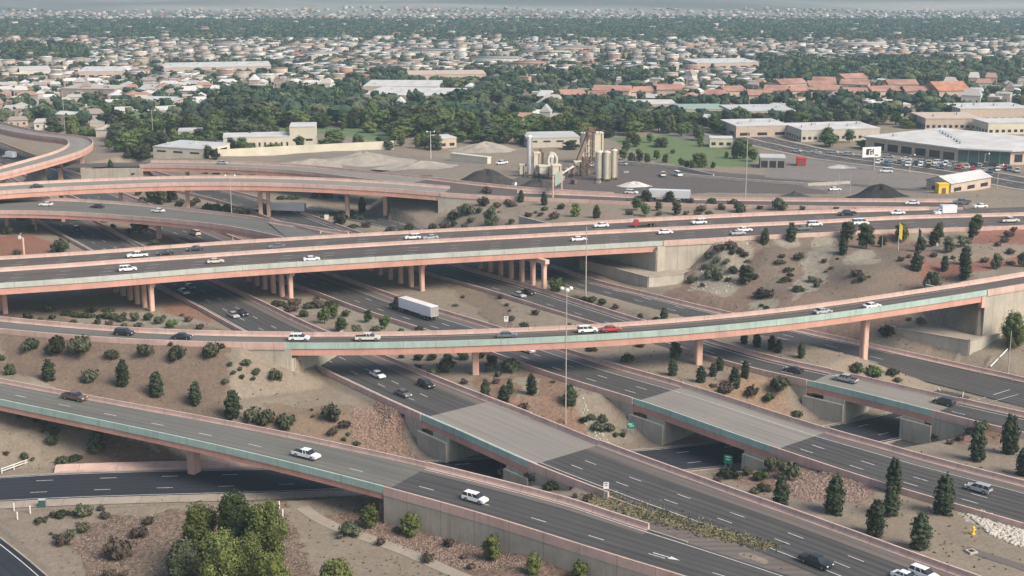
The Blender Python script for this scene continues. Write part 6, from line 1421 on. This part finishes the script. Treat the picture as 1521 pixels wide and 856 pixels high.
tank(820, 252, 2.4, 5.5, 'small white upright tank behind the ring drum', 'white_metal', name='tank'); tank(842, 262, 1.8, 3.2, 'small grey tank between drum and conveyor foot', 'steel', name='tank'); tank(775, 262, 2.0, 3.6, 'small cream bin left of the white tower', 'cream', legs=1, square=True, name='bin')
rk = random.Random(3)
for i in range(16):
    p = G(rk.uniform(745, 930), rk.uniform(248, 276)); t = empty('crate', tuple(p), rk.uniform(0,3), 'small pale or rusty container lying about the mixing plant', 'container', 'containers about the mixing plant'); a_, b_, c_ = rk.uniform(1,3.2), rk.uniform(.8,1.6), rk.uniform(.6,1.5); mb = MB(); mb.box((0,0,c_/2), (a_,b_,c_)); mb.build('body', rk.choice(['cream','rust','white_metal','steel','fence_grey']), t); mb = MB(); mb.box((0,0,c_+.04), (a_+.08,b_+.08,.08)); mb.build('lid', 'rust', t)
# perimeter wall, fences
wallpoly([(*G(300,234)[:2], 8.0),(*G(440,228)[:2], 8.0),(*G(585,222)[:2], 8.4)], 3, 'long low cream wall along the back of the sand piles', .4, 'cream', 'perimeter_wall', False)
wallpoly([(*G(1010,262)[:2], 7.4),(*G(1120,270)[:2], 7.4),(*G(1200,276)[:2], 7.6),(*G(1262,274)[:2], 7.8)], 4, 'pale low wall between dark yard and asphalt lot', .5, 'rock_pale', 'low_wall', False)
wallpoly([(*G(925,244)[:2], 7.2),(*G(1010,252)[:2], 7.2),(*G(1060,262)[:2], 7.2)], 4, 'pale kerb wall bordering the green field', .5, 'rock_pale', 'low_wall', False)
plants('in the green field behind the dark yard', 't 1012 247 9,d 1020 249 8,v 1043 249 16,t 1034 246 12,d 1028 250 8,d 1094 236 16,d 1106 236 14,t 1117 240 14,d 1079 234 6,d 1059 250 7,d 988 242 9,t 975 238 10,d 961 243 10,d 950 240 12,d 938 243 13,t 925 238 12,d 912 236 12,y 1000 228 8,d 930 225 12,d 945 218 12,t 965 212 10')
plants('along the long white building', 'd 352 216 10,d 370 213 12,t 390 212 12,d 410 206 12,d 345 224 14,t 360 226 16,d 310 236 14,d 320 237 12,d 205 238 16,d 218 236 15,d 190 236 12,d 196 232 12,d 335 209 10')
#@@P5
# ------------------------------------------------------------------ the city
def far_z(y): return 5-.03*(min(max(y, 900), 3000)-900)+max(0, min(y-3040, 4500))*.022
def px_of(x, y, z=None):
    z = far_z(y) if z is None else z
    dy = y*CP-(z-H)*SP; return 760.5+F*x/dy, 428-F*(y*SP+(z-H)*CP)/dy
BELT = [(330,143,720,205,.80,1.35),(560,110,1000,148,.60,.9),(1130,92,1521,126,.68,.95),(40,160,330,232,.66,1.0),(700,150,960,215,.64,1.15),(950,160,1100,200,.55,1),(1000,150,1420,190,.5,1),(0,70,130,92,.7,1)]
LAWN = [(905,203,1130,252),(400,190,590,213)]
def dens(px, py):
    """chance of a tree and of a house at this point of the photo, and tree size"""
    if py < 15: return 0, 0, .6
    if py < 26: return .04, .26, .6
    if py < 32: return .25, .35, .7
    if py < 60: return .86, .16, .9
    t, h_, s_ = (.50, .92, .62) if py < 135 else (.48, .85, .80)
    if py < 68: t, h_ = .66, .5
    if py > 186 and px > 1000: t, h_ = .30, .0
    if py > 230: t, h_ = .0, .0
    if 990 < px < 1521 and py > 186:
        q_, t_ = blvd.loc(px, py, 5.3)
        if -6 < t_ < 27: t = 0
        elif -12 < t_ < 33: t = .6
        if px > 1140 and py > 240: t = 0
    if 225 < px < 330 and py > 200: t = .3
    for x0, y0, x1, y1, a, s2 in BELT:
        if x0 < px < x1 and y0 < py < y1: t, h_, s_ = a, .06 if a > .75 else .3, s2
    for x0, y0, x1, y1 in LAWN:
        if x0 < px < x1 and y0 < py < y1: t, h_, s_ = .10, 0, .8
    if 980 < px < 1521 and 186 < py < 262: h_ = 0
    if py > 184 and px > 190: h_ = 0
    if py > 222 and px > 150: t = h_ = 0
    if px < 160 and py > 176-px*.0 and py > 170+px*.25: t = h_ = 0
    return t, h_, s_
def blocked(px, py, m=0):
    return any(a-m < px < c+m and b-m < py < d+m for a, b, c, d in RES)
houses = []; trees = []
ang = math.radians(-14); ca, sa = math.cos(ang), math.sin(ang); rc = random.Random(11)
CW, CD = 14.5, 18.5
for iu in range(-110, 111):
    for iv in range(20, 330):
        if iv % 3 == 2 and False: continue
        gx = iu*CW+(8 if iu % 6 > 3 else 0); gy = iv*CD; x = gx*ca+rc.uniform(-5,5)+gy*.02+9*math.sin(gy*.01); y = gy+gx*math.sin(ang)*.6+rc.uniform(-6,6)
        if y < 640 or y > 3450: continue
        px, py = px_of(x, y)
        if not (-60 < px < 1580 and 2 < py < 232): continue
        t, h_, s_ = dens(px, py)
        if rc.random() < h_ and not blocked(px, py): houses.append((x, y, rc.uniform(6.5, 12), rc.uniform(6, 9.5), rc.uniform(2.7, 3.8) if rc.random() < .88 else rc.uniform(4.5, 7), ang*.6+(math.pi/2 if rc.random() < .4 else 0)+.35*math.sin(x*.006+y*.004)+rc.uniform(-.12,.12), rc.random()))
# a sprinkling of larger sheds
for i in range(70):
    y = rc.uniform(900, 2900); x = y*rc.uniform(-.36, .36); px, py = px_of(x, y)
    if py < 232 and not blocked(px, py) and dens(px, py)[1] > .5: houses.append((x, y, rc.uniform(20, 48), rc.uniform(12, 22), rc.uniform(4, 6), ang*.6, rc.random()))
hp = [(h[0], h[1]) for h in houses]
grid = {}
for hx, hy in hp: grid.setdefault((int(hx//12), int(hy//12)), []).append((hx, hy))
cell = 7.2
YS = [560.0]
while YS[-1] < 3300: YS.append(YS[-1]+(7.4 if YS[-1] < 1500 else 9.0))
for y0 in YS:
    cell = 7.4 if y0 < 1500 else 9.0
    n = int(y0*.78/cell)
    for k_ in range(-n//2, n//2+1):
        x = k_*cell+rc.uniform(-3.6,3.6); y = y0+rc.uniform(-3.6,3.6); px, py = px_of(x, y)
        if not (-50 < px < 1570 and 4 < py < 240): continue
        t, h_, s_ = dens(px, py)
        # groves and gaps
        c_ = .5+.5*math.sin(x*.021+math.sin(y*.013)*2)*math.sin(y*.017+x*.006)
        tt = t*(.75+.4*c_) if t > .6 else t*(.35+1.2*c_)
        if t < .12: tt = t
        if rc.random() > tt or blocked(px, py, -2): continue
        near = False
        for a in (-1,0,1):
            for b in (-1,0,1):
                for hx, hy in grid.get((int(x//12)+a, int(y//12)+b), ()):
                    if abs(hx-x) < 4.0 and abs(hy-y) < 3.6: near = True
        if near: continue
        trees.append((x, y, s_*rc.choice([4.2,6,7.5,9,11])*rc.uniform(.85,1.15)*(1.1 if y0 > 1500 else 1), s_*rc.uniform(3.8, 8.4), rc.random()))
trees.sort(key=lambda a: a[1]); houses.sort(key=lambda a: a[1])
print('CITY', len(houses), len(trees))
NT, NH = 270, 270
side = lambda px: 'left' if px < 400 else 'left middle' if px < 760 else 'right middle' if px < 1140 else 'right'
def place_label(x, y):
    px, py = px_of(x, y); 
    if py > 186: row = 'just beyond the interchange'
    elif py > 150: row = 'in the near part of the city'
    else: row = 'in the middle of the city'
    return '%s, %s of the photo' % (row, side(px))
for (x, y, w_, hh, rn) in trees[:NT]:
    key = ('t','d','v')[0 if rn < .45 else 1 if rn < .85 else 2]+str(int(rn*97)%3); p = (x, y, gz(x, y)); pl = place_label(x, y)
    look = {'t':'mid green leafy tree', 'd':'dark green dense tree', 'v':'olive green tree'}[key[0]]
    put(key, p, w_/.78, hh/.9, 'tree', '%s %s' % (look, pl), 'tree', 'city trees: %ss %s' % (look, pl), parts=('crown','trunk'))
# houses: a few prototypes of unit-free size, copied
def house_proto(w_, d_, h_, kind, name='house'):
    t = empty(name); mb = MB(); mb.box((0,0,h_/2-.5), (w_,d_,h_+1)); mb.build('wall', 'h_wall', t)
    if kind == 'flat':
        mb = MB(); mb.box((0,0,h_+.17), (w_+.3,d_+.3,.33)); r_ = mb.build('roof', 'h_roof', t); mb = MB(); mb.box((w_*.2,d_*.1,h_+.8), (1.4,1.2,.9)); mb.build('roof_unit', 'greyroof', r_)
    else:
        mb = MB(); a, b = w_/2+.5, d_/2+.5; mb.add([(-a,-b,h_),(a,-b,h_),(a,b,h_),(-a,b,h_),(-a*.7,0,h_+d_*.2),(a*.7,0,h_+d_*.2)], [(0,1,5,4),(2,3,4,5),(1,2,5),(3,0,4),(3,2,1,0)]); mb.build('roof', 'h_roof', t)
    for i in range(3): mb = MB(); xx = (-.32+.32*i)*w_; (mb.box((xx,-d_/2-.03,1.6), (1.5,.05,1.2)) if i != 1 else mb.box((xx,-d_/2-.03,1.1), (1.1,.05,2.1))); mb.build('window' if i != 1 else 'door', 'glass' if i != 1 else 'rust', t)
    mb = MB(); mb.box((w_/2+.03,0,1.6), (.05,1.6,1.2)); mb.build('window', 'glass', t)
    return t
hpro = [house_proto(14,10,3.6,'flat'), house_proto(12,9,3.4,'gable'), house_proto(16,11,4.0,'gable'), house_proto(20,13,5,'flat')]
used = [False]*4
for (x, y, w_, d_, hh, a, rn) in houses[:NH]:
    i = 3 if w_ > 17 else int(rn*3); o = copy_tree(hpro[i]) if used[i] else hpro[i]; used[i] = True
    o.location = (x, y, gz(x, y)); o.rotation_euler = (0,0,a); b0 = (14,12,16,20)[i]; o.scale = (w_/b0,)*2+((hh/(3.6,3.4,4,5)[i]),)
    pl = place_label(x, y); lk = ['flat roofed pale house','hip roofed small house','wide hip roofed house','large flat roofed building'][i]
    tag(o, '%s %s' % (lk, pl), 'house' if i < 3 else 'building', 'city houses: %ss %s' % (lk, pl))
for i in range(4):
    if not used[i]:
        for c in list(hpro[i].children_recursive)+[hpro[i]]: bpy.data.objects.remove(c)
# the rest as one mass each
def attr_mat(name, rough=.9):
    m, nt, b = newmat(name); b.inputs['Roughness'].default_value = rough; b.inputs['Specular IOR Level'].default_value = .15
    at = N(nt, 'ShaderNodeAttribute', attribute_name='tint'); n = noise(nt, .7, 3, geopos(nt)); col(nt, b, mix(nt, ramp(nt, n, .3, .7), mix(nt, .3, at.outputs['Color'], (0,0,0)), at.outputs['Color'])); M[name] = m
attr_mat('far_house'); attr_mat('far_leaf', .8)
V = []; Q = []; Tn = []; b_ = 0
wallc = np.array([(.50,.45,.38),(.42,.33,.26),(.60,.57,.50),(.36,.30,.25),(.52,.42,.33),(.40,.24,.17)]); roofc = np.array([(.52,.51,.48),(.68,.67,.65),(.38,.37,.35),(.74,.74,.73),(.28,.25,.23),(.46,.40,.34),(.38,.23,.17),(.30,.29,.29)])
unit = np.array([(-1,-1),(1,-1),(1,1),(-1,1)])
for (x, y, w_, d_, hh, a, rn) in houses[NH:]:
    cx_, sx_ = math.cos(a), math.sin(a); fp = unit*np.array([w_/2, d_/2]); fp = np.stack([fp[:,0]*cx_-fp[:,1]*sx_+x, fp[:,0]*sx_+fp[:,1]*cx_+y], 1); z = gz(x, y)
    wc = wallc[int(rn*97)%6]*(.8+.4*rn); rcx = roofc[int(rn*53)%8]
    for z0, z1, c_, k_ in ((z-1, z+hh, wc, 1.0), (z+hh+.02, z+hh+.4, rcx, 1.03)):
        f2 = (fp-np.array([x,y]))*k_+np.array([x,y]); V.append(np.concatenate([np.c_[f2, np.full(4, z0)], np.c_[f2, np.full(4, z1)]])); Q.append(np.array([(3,2,1,0),(4,5,6,7),(0,1,5,4),(1,2,6,5),(2,3,7,6),(3,0,4,7)])+b_); Tn.append(np.tile(np.r_[c_, 1], (8,1))); b_ += 8
    # a dark window band on the side facing the street
    e0, e1 = fp[0], fp[1]; nn = np.array([sx_, -cx_])*.05; m0 = e0+(e1-e0)*.15+nn; m1 = e0+(e1-e0)*.85+nn
    V.append(np.array([(*m0, z+1.0),(*m1, z+1.0),(*m1, z+2.3),(*m0, z+2.3)])); Q.append(np.array([(0,1,2,3)])+b_); Tn.append(np.tile(np.array([.09,.09,.10,1]), (4,1))); b_ += 4
me = mesh_np('far_houses', np.concatenate(V), np.concatenate(Q), ['far_house']); at = me.attributes.new('tint', 'FLOAT_COLOR', 'POINT'); at.data.foreach_set('color', np.concatenate(Tn).astype('f').ravel())
tag(link('far_houses', me), 'mass of pale low houses filling the distant city', 'houses', kind='stuff')
TP = []
for q_ in range(6):
    r_ = random.Random(400+q_); L = [(r_.uniform(-.22,.22), r_.uniform(-.22,.22), r_.uniform(.4,.72), r_.uniform(.24,.34), r_.uniform(.24,.34), r_.uniform(.22,.32)) for _ in range(4)]+[(0,0,.5,.34,.34,.38)]
    v1, f1 = leafcloud(L, 90, .20, 500+q_); v2, f2 = cores((L[:2] if q_ < 3 else L[:1])+L[4:], .9, ICO1 if q_ > 2 else ICO2, q_); TP.append((v1, f1, v2, f2))
tcol = np.array([(.042,.075,.044),(.058,.095,.052),(.036,.062,.042),(.095,.125,.060),(.075,.095,.060),(.125,.14,.075),(.05,.08,.05)])
for part_, (i0, i1) in enumerate(((NT, len(trees)),)):
    VV = []; QQ = []; TT = []; V3 = []; F3 = []; b_ = 0; lst = trees[i0:i1]
    for (x, y, w_, hh, rn) in lst:
        q_ = int(rn*1e4)%3+(3 if y > 1250 else 0); v1, f1, v2, f2 = TP[q_]
        if y > 1350: sel = slice(0, (len(v1)//4//2)*4)
        else: sel = slice(0, len(v1))
        a = rn*50; c_, s_ = math.cos(a), math.sin(a); vv = np.concatenate([v1[sel], v2]); vv = np.stack([(vv[:,0]*c_-vv[:,1]*s_)*w_*1.15+x, (vv[:,0]*s_+vv[:,1]*c_)*w_*1.15+y, vv[:,2]*hh*1.12+gz(x, y)], 1)
        n4 = len(v1[sel]); VV.append(vv); QQ.append(np.arange(n4).reshape(-1,4)+b_); F3.append(f2+n4+b_); TT.append(np.tile(np.r_[tcol[int(rn*977)%7]*(.75+.5*((rn*31)%1)), 1], (len(vv),1))); b_ += len(vv)
    vs_ = np.concatenate(VV); Qa = np.concatenate(QQ); Fa = np.concatenate(F3)
    me = bpy.data.meshes.new('far_trees'); me.vertices.add(len(vs_)); me.vertices.foreach_set('co', vs_.astype('f').ravel()); loops = np.concatenate([Qa.ravel(), Fa.ravel()]); me.loops.add(len(loops)); me.loops.foreach_set('vertex_index', loops.astype('i'))
    st = np.concatenate([np.arange(0, Qa.size, 4), Qa.size+np.arange(0, Fa.size, 3)]); me.polygons.add(len(st)); me.polygons.foreach_set('loop_start', st.astype('i')); me.polygons.foreach_set('loop_total', np.concatenate([np.full(len(Qa),4), np.full(len(Fa),3)]).astype('i')); me.update()
    me.materials.append(M['far_leaf']); at = me.attributes.new('tint', 'FLOAT_COLOR', 'POINT'); at.data.foreach_set('color', np.concatenate(TT).astype('f').ravel())
    tag(link('far_trees', me), 'green mass of trees spread through the distant city', 'trees', kind='stuff')
# ------------------------------------------------------------------ light, air, camera
sc = bpy.context.scene
w = bpy.data.worlds.new('World'); sc.world = w; w.use_nodes = True
nt = w.node_tree; bg = nt.nodes['Background']
sky = nt.nodes.new('ShaderNodeTexSky'); sky.sky_type = 'NISHITA'; sky.sun_disc = False
SEL, SAZ = 42, 125      # degrees: height, compass bearing (clockwise from +Y)
sky.sun_elevation = math.radians(SEL); sky.sun_rotation = math.radians(SAZ); sky.air_density = 1.0; sky.dust_density = 3.0; sky.ozone_density = 1.0
nt.links.new(sky.outputs[0], bg.inputs[0]); bg.inputs[1].default_value = .092
sun = bpy.data.lights.new('sun', 'SUN'); sun.energy = 2.6; sun.angle = math.radians(30); sun.color = (1.0, .91, .79)
so = bpy.data.objects.new('sun', sun); C.objects.link(so)
dv = Vector((math.sin(math.radians(SAZ))*math.cos(math.radians(SEL)), math.cos(math.radians(SAZ))*math.cos(math.radians(SEL)), math.sin(math.radians(SEL))))
so.rotation_euler = (-dv).to_track_quat('-Z', 'Y').to_euler()
mb = MB(); mb.box((0, 2000, 5), (17000, 15000, 230))
hm = bpy.data.materials.new('haze'); hm.use_nodes = True; ht = hm.node_tree; ht.nodes.clear()
ou = ht.nodes.new('ShaderNodeOutputMaterial'); pv = ht.nodes.new('ShaderNodeVolumePrincipled')
pv.inputs['Color'].default_value = (.62, .86, 1, 1); pv.inputs['Density'].default_value = 1.35e-4; pv.inputs['Anisotropy'].default_value = .2
ht.links.new(pv.outputs[0], ou.inputs['Volume'])
hz = mb.build('haze', hm); tag(hz, kind='stuff')
cam = bpy.data.cameras.new('camera'); co = bpy.data.objects.new('camera', cam); C.objects.link(co); sc.camera = co
co.location = (0, 0, H); co.rotation_euler = (math.pi/2-PITCH, 0, 0); cam.sensor_width = 36; cam.lens = 36*F/1521; cam.clip_end = 40000; cam.clip_start = 1
vs = sc.view_settings; vs.view_transform = 'Standard'; vs.look = 'None'; vs.exposure = .78; vs.gamma = 1; vs.use_curve_mapping = False
sc.cycles.volume_bounces = 1; sc.cycles.max_bounces = 4; sc.cycles.diffuse_bounces = 2; sc.cycles.glossy_bounces = 2; sc.cycles.transparent_max_bounces = 4
